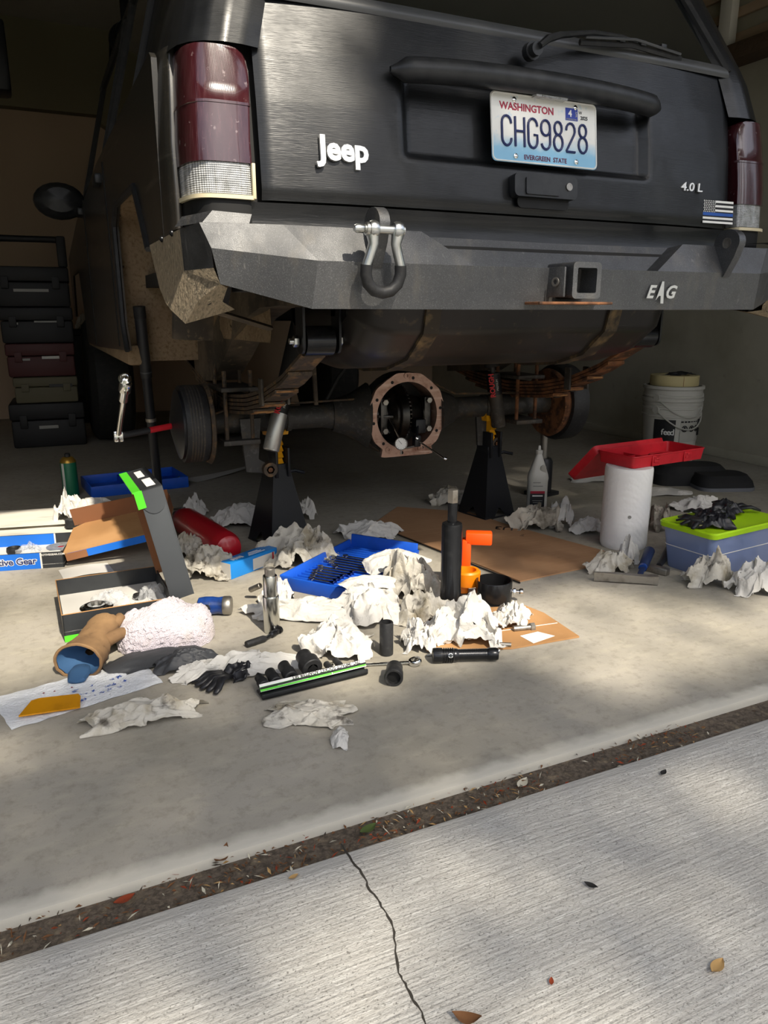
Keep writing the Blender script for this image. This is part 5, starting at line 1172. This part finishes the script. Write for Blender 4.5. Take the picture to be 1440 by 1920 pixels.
P('body', lathe([(.030, 0), (.033, .003), (.033, .150), (.031, .156)], 30), 'can_green', t); P('shoulder', lathe([(.0335, .150), (.032, .158), (.022, .172), (.016, .174)], 30), 'can_gold', t)
P('cap', lathe([(.012, .172), (.012, .185), (.008, .190), (0, .190)], 18), 'impact_black', t); P('stripe', [(lathe([(.0333, .012), (.0333, .148)], 4, False, False, -2.6, -2.2), TM())], 'card_white', t)
A = G(238, 925); t = thing('parts_tray', 'blue plastic parts tray lying in the shadow by the pole', 'tray', (A.x+.05, A.y+.12, 0), .1)
P('base', box(.42, .26, .008, .002), 'tray_blue', t)
for s in (-1, 1): P('side_wall', box(.42, .006, .05, .002), 'tray_blue', t, TM((0, s*.13, 0))); P('end_wall', box(.006, .26, .05, .002), 'tray_blue', t, TM((s*.21, 0, 0)))
P('divider', box(.006, .25, .035, .001), 'tray_blue', t, TM((-.05, 0, .006)))
for k in range(7):
    x = P('tray_bolt', [(hexn(.018, .012), TM((0, 0, 0))), (cyl(.006, .03, 10), TM((0, 0, .012)))], 'steel_dull', None); rn2 = random.Random(k); x.matrix_basis = TM((A.x+.08+.03*k, A.y+.10+rn2.uniform(-.06, .06), .018), (PI/2, 0, rn2.uniform(0, 6))); tag(x, 'steel bolt lying loose in the shaded blue parts tray', 'bolt', 'bolts in the shaded parts tray')
o = P('paper_sheet', grid(lambda u, v: (u*.36, v*.12*(1-.8*u), .001+.02*u*u), 10, 3), 'card_white', None); p = G(370, 905); o.location = (p.x, p.y, .001); o.rotation_euler = (0, 0, .5); tag(o, 'pointed paper sheet lying right of the shaded blue tray', 'paper')
# pole
t = thing('steel_pole', 'long black steel pole standing beside the brake hub', 'pole', (.385, 2.86, 0))
a = Vector((0, 0, 0)); c = Vector((-.033, -.11, .795)); d_ = (c-a).normalized()
P('tube', tube([a, c], .0165, 16), 'jack_black', t); P('grip', tube([a.lerp(c, .70), c], .0195, 16), 'handle_black', t); P('collar', tube([a.lerp(c, .50), a.lerp(c, .515)], .0190, 16), 'steel_dull', t); P('cap', tube([a.lerp(c, .955), a.lerp(c, 1.004)], .0205, 16), 'rubber', t); P('seam', tube([a.lerp(c, .72), a.lerp(c, .725)], .0205, 16), 'trim_grey', t)
# breaker bar on the hub
h0 = Vector((.395, 2.44, .430)); h1 = atY(222, 818, 2.36); h2 = atY(236, 716, 2.26)
t = thing('breaker_bar', 'breaker bar with red and black grip stuck on the brake hub', 'breaker bar', h0.to_tuple())
def w2(p): return p-h0
P('grip', tube([w2(h0), w2(h0.lerp(h1, .48))], .0095, 14), 'plastic_red', t); P('black_grip', tube([w2(h0.lerp(h1, .48)), w2(h0.lerp(h1, .97))], .0100, 14), 'handle_black', t)
P('knuckle', [(box(.028, .022, .034, .005, cz=True), Matrix.Translation(w2(h1)))], 'chrome', t)
P('shaft', tube([w2(h1), w2(h1.lerp(h2, .72))], .0085, 14), 'chrome', t)
P('socket', [(lathe([(.012, 0), (.0135, .003), (.0135, .03), (.0175, .036), (.0175, .062), (.0165, .064), (.011, .064), (.011, .052), (.0, .052)], 22), axisM(w2(h1.lerp(h2, .66)), w2(h2)))], 'chrome', t)
P('drive_pin', [(lathe([(.0165, 0), (.018, .006), (.018, .018), (.012, .022), (.012, .019), (.006, .019), (0, .023)], 22), axisM(w2(h2)+Vector((0, .010, 0)), w2(h2)+Vector((-.03, -.16, .12))))], 'chrome', t)
# jack stands
def jackstand(x, y, top, rz, label):
    t = thing('jack_stand', label, 'jack stand', (x, y, 0), rz, 'jack stands under the rear axle')
    zt = top-.125; wb_, wt = .080, .032
    for k in range(4):
        a = k*PI/2; ca, sa = math.cos(a), math.sin(a); R = Matrix.Rotation(a, 4, 'Z')
        v = [(-wb_, -wb_, 0), (-wb_*.45, -wb_, 0), (0, -lerp(wb_, wt, .16), zt*.16), (wb_*.45, -wb_, 0), (wb_, -wb_, 0), (wt, -wt, zt), (-wt, -wt, zt)]
        P('leg_panel', (v, [[0, 1, 2, 6], [2, 5, 6], [3, 4, 5, 2]]), 'jack_black', t, R, smooth=False)
    P('foot_rim', tube([(-wb_, -wb_, .006), (wb_, -wb_, .006), (wb_, wb_, .006), (-wb_, wb_, .006)], .006, 6, closed=True), 'jack_black', t)
    P('collar', [(box(.066, .066, .06, .004), TM((0, 0, zt-.045)))], 'jack_black', t)
    P('pawl_frame', [(box(.010, .05, .10, .002), TM((-.024, -.02, zt-.03))), (box(.010, .05, .10, .002), TM((.024, -.02, zt-.03)))], 'jack_black', t)
    P('ratchet_post', box(.028, .034, .20, .002), 'jack_yellow', t, TM((0, 0, top-.205)))
    for k in range(6): P('tooth', prism([(0, 0), (.010, .005), (0, .020)], .028, -.014), 'jack_yellow', t, TM((0, -.016, top-.16+k*.022)) @ Matrix(((0, 0, 1, 0), (-1, 0, 0, 0), (0, 1, 0, 0), (0, 0, 0, 1))))
    P('saddle', prism([(-.035, 0), (.035, 0), (.042, .030), (.030, .030), (.020, .010), (-.020, .010), (-.030, .030), (-.042, .030)], .05, -.025), 'jack_yellow', t, TM((0, 0, top-.012)) @ RX)
    P('handle', tube([(.03, -.02, zt-.02), (.055, -.03, zt-.015), (.075, -.06, zt-.02)], .006, 8), 'jack_black', t)
jackstand(.728, 2.455, .388, .25, 'jack stand with yellow ratchet post left of the differential')
jackstand(1.585, 2.45, .388, .2, 'jack stand with yellow ratchet post right of the differential')
# black floor stand further right (bottle jack handle)
t = thing('bottle_jack', 'black bottle jack standing under the right brake drum', 'jack', (1.98, 2.62, 0), .2)
P('base', box(.12, .10, .018, .004), 'jack_black', t); P('body', lathe([(.042, .018), (.042, .15), (.034, .165), (.02, .166)], 22), 'jack_black', t); P('ram', cyl(.016, .13, 16), 'steel_dull', t, TM((0, 0, .16)))
P('saddle', cyl(.024, .012, 16), 'jack_black', t, TM((0, 0, .288)))
# dial indicator on a clamp arm
t = thing('dial_indicator', 'dial gauge with white face set up at the open differential', 'dial gauge', (1.10, 2.26, .29))
dc = atY(752, 832, 2.26)-Vector((1.10, 2.26, .29)); face = (Vector((0, 0, .78))-Vector((1.10, 2.26, .35))).normalized()
DA = axisM(dc, dc+face)
P('case', lathe([(.014, -.016), (.0215, -.014), (.0225, -.008), (.0225, .004), (.0200, .006), (.0195, .003), (0, .003)], 30), 'steel_dull', t, DA)
P('dial_face', disc(.0192, 26, .0034), 'white_print', t, DA)
P('needle', box(.0012, .017, .0006), 'black_print', t, DA @ TM((-.003, .005, .0038), (0, 0, .75)))
for k in range(12): P('tick', box(.0008, .003, .0004), 'black_print', t, DA @ Matrix.Rotation(2*PI*k/12, 4, 'Z') @ TM((0, .0165, .0036)))
P('stem', tube([dc+Vector((-.002, .01, .018)), dc+Vector((-.008, .03, .045))], .0035, 10), 'chrome', t); P('probe', tube([dc+Vector((-.008, .03, .045)), dc+Vector((-.016, .065, .080))], .0018, 8), 'chrome', t)
P('foot_stem', tube([dc+Vector((0, 0, -.02)), dc+Vector((0, 0, -.036))], .003, 8), 'steel_dull', t)
P('cross_arm', tube([dc+Vector((.005, .008, -.020)), dc+Vector((.07, .03, -.018))], .0035, 8), 'steel_dull', t)
P('clamp', [(box(.024, .024, .04, .004, cz=True), Matrix.Translation(dc+Vector((.075, .03, .0))))], 'jack_black', t)
P('knob', lathe([(.005, 0), (.006, .004), (.005, .009), (0, .010)], 12), 'chrome', t, axisM(dc+Vector((.066, .015, .012)), dc+Vector((.06, -.1, .05))))
e = atY(832, 859, 2.18)-Vector((1.10, 2.26, .29)); P('rod', tube([dc+Vector((.078, .02, .0)), e], .0032, 10), 'chrome', t); P('rod_end', lathe([(.004, 0), (.006, .002), (.006, .010), (.004, .012)], 14), 'chrome', t, axisM(e, e+(e-dc).normalized()))
P('magnet_arm', tube([dc+Vector((.075, .03, .01)), dc+Vector((.10, .07, .06))], .005, 8), 'jack_black', t); P('magnet_base', [(box(.04, .04, .05, .004, cz=True), Matrix.Translation(dc+Vector((.105, .075, .045))))], 'jack_black', t)
# ------------------------------------------------------------------ white bottle
p = G(1011, 962); t = thing('oil_bottle', 'white gear oil bottle with black label and narrow spout', 'bottle', (p.x+.01, p.y+.035, 0), -YAW); t.scale = (1.15, 1.1, 1.02)
def bring(z, w, d, n=24): return [(w*math.copysign(abs(math.cos(2*PI*k/n))**.8, math.cos(2*PI*k/n)), d*math.copysign(abs(math.sin(2*PI*k/n))**.8, math.sin(2*PI*k/n)), z) for k in range(n)]
P('body', loft([bring(0, .030, .024), bring(.004, .035, .029), (bring(.12, .035, .029)), bring(.135, .0365, .030), bring(.15, .034, .028), bring(.19, .022, .020), bring(.222, .012, .012), bring(.232, .010, .010)]), 'bottle_white', t, ang=50)
P('spout', lathe([(.011, .230), (.012, .232), (.012, .244), (.006, .246), (.004, .262), (.003, .263)], 16), 'bottle_white', t)
P('grip_dent', [(lathe([(0, -.03), (.010, -.02), (.012, 0), (.010, .02), (0, .03)], 14), TM((.012, -.020, .165), (.25, 0, 0), (1, .35, 1)))], 'bucket_dim', t)
P('front_label', [(box(.050, .002, .060, .0008), TM((-.004, -.0295, .020)))], 'label_black', t); P('label_band', [(box(.050, .0025, .010, .0006), TM((-.004, -.0297, .078)))], 'label_red', t)
pline(t, TM((-.004, -.0312, .069)), .036, .005, 'white_print'); pline(t, TM((-.004, -.0302, .108)), .034, .003, 'grey_print'); pline(t, TM((-.008, -.0302, .122)), .026, .003, 'grey_print'); pline(t, TM((-.004, -.0312, .050)), .034, .002, 'grey_print'); pline(t, TM((-.004, -.0312, .042)), .030, .002, 'grey_print')
# ------------------------------------------------------------------ paper towel roll + red case
rb = G(1181, 1034); rc = rb+Vector((cF.x, cF.y, 0)).normalized()*.078
t = thing('paper_towel_roll', 'full white quilted paper towel roll standing upright', 'towel roll', rc.to_tuple())
def rollf(u, v):
    a = u*2*PI; r = .079+.0012*math.sin(a*2+1)+.002*sstep(.95, 1, u); z = v*.279; r += -.004*sstep(.04, 0, v)-.002*sstep(.97, 1, v)
    r += .0012*noise.noise(Vector((math.cos(a)*3, math.sin(a)*3, z*12))); return (r*math.cos(a), r*math.sin(a), z)
P('paper', grid(rollf, 64, 30), 'roll_paper', t, ang=None); P('end_face', ringsolid(.076, .021, .001, 40), 'roll_paper', t, TM((0, 0, .2775))); P('core', ringsolid(.022, .020, .279, 24), 'cardboard', t)
P('loose_edge', tube([(.079*math.cos(-1.0), .079*math.sin(-1.0), .004), (.0795*math.cos(-1.02), .0795*math.sin(-1.02), .14), (.079*math.cos(-1.0), .079*math.sin(-1.0), .276)], .0009, 5), 'card_white', t)
P('grey_smudge', disc(.006, 10), 'grey_print', t, axisM(Vector((.0795*math.cos(-2.15), .0795*math.sin(-2.15), .12)), Vector((.2*math.cos(-2.15), .2*math.sin(-2.15), .12))) @ TM((0, 0, .0012)))
zt = .280
q = [G(1116, 846, .318), G(1195, 857, .318), G(1332, 838, .318), G(1242, 829, .318)]
cen = (q[0]+q[1]+q[2]+q[3])/4; rzc = yaw2(q[1], q[2]); ln = ((q[2]-q[1]).length+(q[3]-q[0]).length)/2; wd = ((q[0]-q[1]).length+(q[3]-q[2]).length)/2
t = thing('plastic_case', 'open red plastic tool case balanced on the paper towel roll', 'case', (cen.x, cen.y, zt), rzc)
H2 = .038
def trayshape(L, W, H, r, wall):
    po = rrect(L, W, r); pi_ = rrect(L-2*wall, W-2*wall, max(.002, r-wall)); n = len(po)
    v = [(x*.97, y*.95, 0) for x, y in po]+[(x, y, H) for x, y in po]+[(x, y, H) for x, y in pi_]+[(x*.97, y*.95, wall) for x, y in pi_]
    f = [list(range(n-1, -1, -1)), [3*n+k for k in range(n)]]
    for a, c in ((0, 1), (1, 2), (2, 3)): f += [[a*n+k, a*n+(k+1) % n, c*n+(k+1) % n, c*n+k] for k in range(n)]
    return v, f
P('tray', trayshape(ln, wd, H2, .014, .004), 'plastic_red', t)
P('rim', tube([(x, y, H2) for x, y in rrect(ln, wd, .014)], .0026, 8, closed=True), 'plastic_red', t)
P('molded_well', [(lathe([(.045, 0), (.050, .012), (.046, .016), (.03, .012)], 24, False, False), TM((.05, .0, .004), sc=(1.2, .6, 1)))], 'plastic_red', t)
P('molded_rib', box(.004, wd-.02, .018, .001), 'plastic_red', t, TM((-.06, 0, .004))); P('molded_rib', box(.10, .004, .016, .001), 'plastic_red', t, TM((-.11, .02, .004)))
for x in (-.075, .085):
    P('latch', [(box(.026, .008, .020, .002), TM((x, -wd/2-.003, .012))), (box(.020, .006, .008, .002), TM((x, -wd/2-.008, .024)))], 'plastic_red', t)
    P('latch_plate', box(.036, .004, .034, .001), 'plastic_red', t, TM((x, -wd/2-.001, .001)))
HM = Matrix.Translation((-ln/2-.004, 0, H2-.004)) @ Matrix.Rotation(PI-.62+.0, 4, 'Y')
lidM = Matrix.Translation((0, wd/2+.003, H2-.002)) @ Matrix.Rotation(-.80, 4, 'X') @ TM((0, wd*.55, -.006))
ld_ = P('case_lid', trayshape(ln*.99, wd*1.08, .028, .014, .004), 'plastic_red', t, lidM)
P('hinge', [(cyl(.004, ln*.7, 10), TM((-ln*.35, wd/2+.003, H2-.003)) @ XTO)], 'plastic_red', t)
# ------------------------------------------------------------------ bin with lime lid
c0 = G(1340, 1003, .15); c1 = G(1249, 975, .15); c2 = G(1440, 984, .15)
e1 = (c1-c0); e2 = (c2-c0); rzb = math.atan2(e2.y, e2.x); Wb, Db, Hb = .36, e1.length+.02, .148
t = thing('storage_bin', 'clear plastic storage bin with lime green lid', 'bin', (c0.x, c0.y, 0), rzb+.06)
n_ = 24
P('tub', loft([[(x+Wb/2, y+Db/2, 0) for x, y in rrect(Wb-.05, Db-.05, .02)], [(x+Wb/2, y+Db/2, .006) for x, y in rrect(Wb-.045, Db-.045, .02)], [(x+Wb/2, y+Db/2, Hb-.014) for x, y in rrect(Wb-.016, Db-.016, .02)]]), 'bin_clear', t)
P('lid', loft([[(x+Wb/2, y+Db/2, Hb-.016) for x, y in rrect(Wb, Db, .02)], [(x+Wb/2, y+Db/2, Hb-.002) for x, y in rrect(Wb+.004, Db+.004, .02)], [(x+Wb/2, y+Db/2, Hb+.002) for x, y in rrect(Wb-.004, Db-.004, .02)], [(x+Wb/2, y+Db/2, Hb-.001) for x, y in rrect(Wb-.03, Db-.03, .02)]]), 'lime', t)
P('tub_ridge', tube([(x+Wb/2, y+Db/2, Hb*.5) for x, y in rrect(Wb-.029, Db-.029, .02)], .0014, 6, closed=True), 'card_white', t)
TBn = TM(t.location, (0, 0, rzb+.06))
for k in range(4):
    o = P('bin_bundle', crumple(90+k, .062, .10, .085, 20), 'bin_content', None, ang=None); o.matrix_basis = TBn @ TM((.07+.075*k, Db*.5, .008)); tag(o, 'blue cloth bundle seen through the clear bin wall', 'cloth', 'bundles inside the clear bin')
for k, (x, y, s, lb) in enumerate(((.085, .07, 1.0, 'black rubber glove bunched near the bin lid corner'), (.12, .11, .9, 'crumpled black rubber glove behind the bunched one'), (.24, .14, 1.15, 'long black rubber glove toward the back of the bin lid'))):
    pt = TBn @ Vector((x, y, Hb+.001)); p2 = camo.matrix_world.inverted() @ pt
    tt = thing('rubber_glove', lb, 'glove', pt.to_tuple(), rzb+[2.6, .9, .3][k], 'rubber gloves on the bin lid')
    P('palm', crumple(101+k, .13*s, .10*s, .042*s, 28, folds=7, k=1.5), 'nitrile', tt, ang=None); r = random.Random(k)
    for j in range(4):
        a = -.5+j*.33; P('finger', tube([(.045*s*math.cos(a), .05*s*math.sin(a), .014), (.08*s*math.cos(a*1.2), .08*s*math.sin(a*1.2), .018), (.105*s*math.cos(a*1.4), .105*s*math.sin(a*1.4), .008)], [.010, .010, .006], 8, flat=.6), 'nitrile', tt, ang=None)
pt = TBn @ Vector((.03, .09, Hb+.001)); t = thing('nitrile_tag', 'small black cap with pale printed mark on the bin lid', 'cap', pt.to_tuple(), rzb)
P('cap', lathe([(.020, 0), (.021, .002), (.021, .024), (.018, .027), (0, .027)], 20), 'impact_black', t); P('printed_mark', box(.014, .001, .012), 'tape_cream', t, TM((0, -.0212, .008)))
# ------------------------------------------------------------------ hammers
a = G(1117, 1092); c = G(1237, 1098); rzh = yaw2(a, c); L = (c-a).length
t = thing('brick_hammer', 'steel brick hammer with blue grip lying by the towel roll', 'hammer', (a.x, a.y+.01, .002), rzh)
hr_ = [[(0, -.003, .0), (0, .003, 0), (0, .003, .028), (0, -.003, .028)], [(.03, -.006, .002), (.03, .006, .002), (.03, .006, .028), (.03, -.006, .028)], [(L*.55, -.011, .003), (L*.55, .011, .003), (L*.55, .011, .026), (L*.55, -.011, .026)], [(L*.8, -.011, .002), (L*.8, .011, .002), (L*.8, .011, .024), (L*.8, -.011, .024)], [(L, -.012, .0), (L, .012, .0), (L, .012, .026), (L, -.012, .026)]]
P('head', loft(hr_), 'steel_dull', t, ang=25)
hd = Vector((L*.70, 0, .014)); dirw = (G(1216, 1036, .05)-G(1195, 1088, .014)); dl = Matrix.Rotation(-rzh, 3, 'Z') @ dirw
P('shank', tube([hd, hd+dl*.42], .0085, 10, flat=.6), 'handle_blue', t); P('grip', tube([hd+dl*.40, hd+dl*.46, hd+dl*.75, hd+dl*1.0, hd+dl*1.05], [.011, .0145, .0155, .0165, .011], 14), 'handle_blue', t)
P('grip_band', tube([hd+dl*.36, hd+dl*.42], .0125, 14), 'tool_blue', t)
a = G(1240, 1078); c = G(1262, 1018, .03); t = thing('claw_hammer', 'black handled hammer propped against the storage bin', 'hammer', (a.x, a.y+.02, .012), 0)
dv = (c-Vector((a.x, a.y+.02, .012))); P('handle', tube([dv*.12, dv*.5, dv], [.009, .0125, .0135], 12), 'handle_black', t); P('head', [(box(.024, .075, .022, .004, cz=True), Matrix.Rotation(.3, 4, 'Z'))], 'steel_dull', t)
# ------------------------------------------------------------------ buckets, knee mat
p = G(1255, 872); bc = Vector((p.x+.10, p.y+.12, 0))
def bucket(z, label, lab, rim=.156):
    t = thing('bucket', label, 'bucket', (bc.x, bc.y, z), group=None)
    P('shell', lathe([(.0, .002), (.125, .002), (.130, .006), (.144, .245), (.150, .247), (.151, .257), (.1455, .259), (.146, .286), (.151, .288), (.151, .296), (.147, .298), (.147, .326), (rim, .328), (rim, .342), (rim-.003, .344), (.141, .344), (.128, .02), (0, .02)], 44), 'bucket_white', t, ang=30)
    P('handle', tube([(.150*math.cos(a), .150*math.sin(a), .285-.10*math.sin((a+2.9)/2.4*PI)) for a in [-2.9+2.4*k/14 for k in range(15)]], .0045, 8), 'bucket_dim', t)
    for a in (-2.9, -.5): P('handle_lug', [(cyl(.018, .012, 14), axisM((.145*math.cos(a), .145*math.sin(a), .285), (.2*math.cos(a), .2*math.sin(a), .285)))], 'bucket_dim', t)
    if lab:
        l1 = P('front_label', lathe([(.1400, .085), (.1448, .235)], 12, False, False, -2.95, -2.18), 'label_black', t); P('blue_label', lathe([(.1350, .02), (.1396, .080)], 12, False, False, -2.95, -2.18), 'label_navy', t)
        P('safety_label', lathe([(.1418, .12), (.1450, .238)], 12, False, False, -2.0, -1.05), 'bucket_dim', t)
        def onb(a, z, r=.1455): return Matrix.Translation((r*math.cos(a), r*math.sin(a), z)) @ Matrix.Rotation(a+PI/2, 4, 'Z')
        for j, ch in enumerate('feed'): text('label_text', ch, .044, 'white_print', t, onb(-2.62+j*.115, .170), .0005, .0006)
        for j, a in enumerate((-1.85, -1.55, -1.3)): P('safety_icon', ringsolid(.017, .012, .001, 16), 'black_print', t, onb(a, .190) @ RX); P('icon_figure', box(.012, .001, .02, .0004), 'black_print', t, onb(a, .180, .1462))
        for j in range(6): pline(t, onb(-1.95+j*.13, .226), .014, .008-.003*(j > 2), 'black_print')
        P('black_patch', box(.034, .001, .026), 'black_print', t, onb(-1.1, .210)); P('black_patch', box(.030, .001, .04), 'black_print', t, onb(-1.1, .15))
    return t
bucket(0, 'lower white plastic bucket with black and blue label', True); bucket(.062, 'upper white plastic bucket nested in the labelled one', False, .155)
t = thing('tape_stack', 'cream coloured ring of masking tape resting in the upper bucket', 'tape', (bc.x, bc.y, .405))
P('ring', lathe([(.075, 0), (.122, 0), (.123, .003), (.123, .052), (.120, .054), (.075, .052), (.075, 0)], 40, False, False), 'tape_cream', t)
P('split_line', box(.002, .004, .05), 'cardboard', t, TM((-.05, -.112, .002), (0, 0, -.42)))
o = P('rubber_scrap', crumple(111, .18, .10, .02, 24), 'nitrile', None, ang=None); o.location = (bc.x, bc.y-.03, .458); tag(o, 'thin black rubber scrap lying on the tape ring', 'scrap')
p = G(1375, 922); t = thing('kneeling_mat', 'folded black kneeling mat with grey underside near the wall', 'mat', (p.x+.02, p.y+.09, 0), -YAW+.05)
P('lower_fold', prism(rrect(.26, .19, .05, 6), .016), 'mat_grey', t, TM((.0, 0, 0))); P('upper_fold', loft([[(x*1.02, y*1.0, .014) for x, y in rrect(.255, .185, .05, 6)], [(x, y, .04) for x, y in rrect(.25, .18, .06, 6)], [(x*.9, y*.85+.01, .065) for x, y in rrect(.24, .17, .06, 6)]]), 'mat_black', t)
P('back_fold', loft([[(x-.10, y+.13, .0) for x, y in rrect(.36, .20, .06, 6)], [(x-.10, y+.13, .05) for x, y in rrect(.36, .20, .07, 6)], [(x*.85-.10, y*.75+.13, .085) for x, y in rrect(.34, .18, .07, 6)]]), 'mat_black', t)
o = P('rubber_scrap', crumple(112, .16, .12, .09, 24), 'nitrile', None, ang=None); p = G(1222, 905); o.location = (p.x-.03, p.y+.14, 0); tag(o, 'black crumpled bag on the floor before the buckets', 'bag')
# ------------------------------------------------------------------ tool chests at the back
sx0 = .055
def chest(z, h, w, m, label, texts=(), x=.06, y=5.05, handle=False):
    t = thing('tool_case', label, 'tool case', (x, y, z), -.05, 'stacked tool cases by the back wall')
    P('body', box(w, .40, h*.62, .012), m, t); P('lid', box(w+.01, .41, h*.37, .012), m, t, TM((0, 0, h*.63)))
    for s in (-1, 1): P('latch', box(.04, .012, h*.3, .003), m, t, TM((s*w*.33, -.208, h*.45)))
    for (s, sz, px, pz, mm) in texts: pline(t, TM((px, -.208, pz)), sz*s, sz*.6, mm)
    if handle:
        for s in (-1, 1): P('handle_post', box(.05, .05, .17, .01), m, t, TM((s*(w/2-.02), -.15, h)))
        P('handle_bar', tube([(-w/2, -.15, h+.15), (w/2, -.15, h+.15)], .018, 10), m, t)
chest(0, .26, .40, 'toolbox_black', 'lowest black tool case of the stack', ((3.5, .03, .0, .12, 'grey_print'),))
chest(.262, .15, .34, 'toolbox_beige', 'beige organiser case in the tool stack', ((4.5, .028, .08, .10, 'black_print'),), .07)
chest(.414, .19, .36, 'toolbox_red', 'dark red tool case above the beige one', ((5, .026, .07, .11, 'dim_white_print'), (2.2, .02, -.08, .10, 'grey_print')), .06)
chest(.606, .20, .38, 'toolbox_black', 'black tool case directly above the red one', ((8, .016, .05, .12, 'grey_print'), (2.2, .02, -.12, .11, 'grey_print')), .06)
chest(.808, .22, .40, 'toolbox_black', 'topmost black tool case with raised handle posts', ((7, .026, .0, .09, 'grey_print'),), .05, 5.05, True)
o = rag(36, 0, 0, .14, .10, .12, 'white paper wad on the dark crate between tool cases and car', name='paper_wad', cat='paper wad'); o.location = (.375, 5.9, .66)
t = thing('storage_crate', 'tall dark crate behind the tool cases under the white wad', 'crate', (.36, 5.95, 0)); P('body', box(.26, .26, .62, .01), 'toolbox_black', t); P('lid', box(.27, .27, .04, .008), 'toolbox_black', t, TM((0, 0, .62)))
t = thing('hanging_cord', 'dark reel hanging from the ceiling by the roof rack', 'reel', (.75, 5.4, 2.28)); P('reel', lathe([(.02, 0), (.12, 0), (.12, .02), (.07, .03), (.07, .08), (.12, .09), (.12, .11), (.02, .11)], 24), 'jack_black', t, TM((0, 0, .1), (PI/2, 0, .3))); P('bracket', box(.05, .05, .32, .005), 'jack_black', t, TM((0, 0, .08))); P('tail', tube([(-.1, 0, .1), (-.12, 0, -.1)], .008, 6), 'jack_black', t)
t = thing('ceiling_speaker', 'dark box hanging under the ceiling by the left wall', 'box', (-.02, 5.0, 1.93)); P('case', box(.16, .2, .35, .02), 'jack_black', t); P('hanger', box(.04, .04, .42, .004), 'jack_black', t, TM((0, 0, .34)))
# ------------------------------------------------------------------ trees outside: shade on the scene, reflections in the paint
def shade(gx, gy):  # leaf cover of the unseen tree, shaped to leave the wanted sun patches
    def bx(x0, x1, y0, y1, s=.10): return sstep(x0-s, x0+s, gx)*sstep(x1+s, x1-s, gx)*sstep(y0-s, y0+s, gy)*sstep(y1+s, y1-s, gy)
    lit = max(bx(-.7, .58, 2.15, 3.3, .06), bx(-.7, 1.22, 1.62, 2.2, .10), bx(.42, 1.50, 1.30, 1.66, .10), .95*bx(.98, 1.9, 1.05, 1.40, .10), .85*bx(-.6, .25, .30, .72, .12), .8*bx(.60, 1.6, .0, .52, .12), .35*bx(.45, 1.0, 1.0, 1.3, .1), .45*bx(.58, .78, 2.2, 2.4, .05), .35*bx(-.5, .4, 1.3, 1.65, .1))
    lit = max(lit, .66*sstep(.92, .80, gy)*(.75+.5*noise.noise(Vector((gx*1.8, gy*1.8, 4)))))
    return 1-lit
rt = random.Random(17)
def leafquad(b, p, s, m=None):
    M = TM(p, (rt.uniform(-.9, .9), rt.uniform(-.9, .9), rt.uniform(0, 2*PI)), s)
    b.add(([(-.5, 0, 0), (-.1, -.30, .06), (.5, 0, 0), (-.1, .30, .06)], [[0, 1, 2, 3]]), M, m)
t = thing('shade_tree', 'unseen leafy tree behind the viewpoint, leaf cover shaped to dapple the scene', 'tree', (4.6, -5.2, 0))
b = MB(); cnt = 0
while cnt < 40000:
    gx = rt.uniform(-2.6, 4.2); gy = rt.uniform(-1.3, 4.2)
    if rt.random() > .02+.98*shade(gx, gy)**1.2: continue
    s = rt.uniform(7.6, 9.6); p = Vector((gx, gy, 0))-sdir*s
    leafquad(b, p, rt.uniform(.07, .13)); cnt += 1
o = b.build('foliage', 'foliage', t, False, world=True); o['kind'] = 'stuff'
tr = [Vector((4.6, -5.2, -.1)), Vector((4.5, -5.1, 1.5)), Vector((4.2, -4.9, 3.2)), Vector((3.6, -4.6, 4.6)), Vector((2.8, -4.3, 5.8))]
P('trunk', tube(tr, [.24, .19, .16, .12, .07], 12), 'bark', t, world=True)
for (x, y, z) in ((4.6, -3.6, 6.4), (3.9, -6.2, 6.6), (1.9, -5.4, 6.6), (3.4, -2.6, 6.4)): P('branch', tube([tr[3], tr[3].lerp(Vector((x, y, z)), .5)+Vector((0, 0, .3)), Vector((x, y, z))], [.08, .05, .015], 8), 'bark', t, world=True)
for k, (x, y, r, h, lb) in enumerate(((-6.5, -8.5, 1.9, 5.2, 'round leafy tree beyond the left side of the driveway'), (-2.0, -11, 1.9, 5.6, 'tall dark tree across the driveway behind the viewpoint'), (2.4, -11.5, 1.9, 5.8, 'dense tree across the street behind the viewpoint'), (6.8, -10, 1.9, 5.4, 'wide tree beyond the right side of the driveway'), (9.5, -6, 2.3, 5.0, 'bushy tree at the right edge of the yard'), (-8, -4, 2.2, 5.0, 'bushy tree at the left edge of the yard'))):
    t = thing('yard_tree', lb, 'tree', (x, y, 0), group='trees around the driveway'); b = MB()
    for i in range(2600):
        d = Vector((rt.gauss(0, 1), rt.gauss(0, 1), rt.gauss(0, 1))).normalized()*(rt.random()**.33); leafquad(b, Vector((d.x*r, d.y*r, h*.56+d.z*h*.44)), rt.uniform(.22, .42))
    o = b.build('foliage', 'foliage_dark', t, False); o['kind'] = 'stuff'; P('trunk', tube([(0, 0, -.1), (.1, 0, h*.4), (0, .1, h*.75)], [.2, .15, .05], 10), 'bark', t)
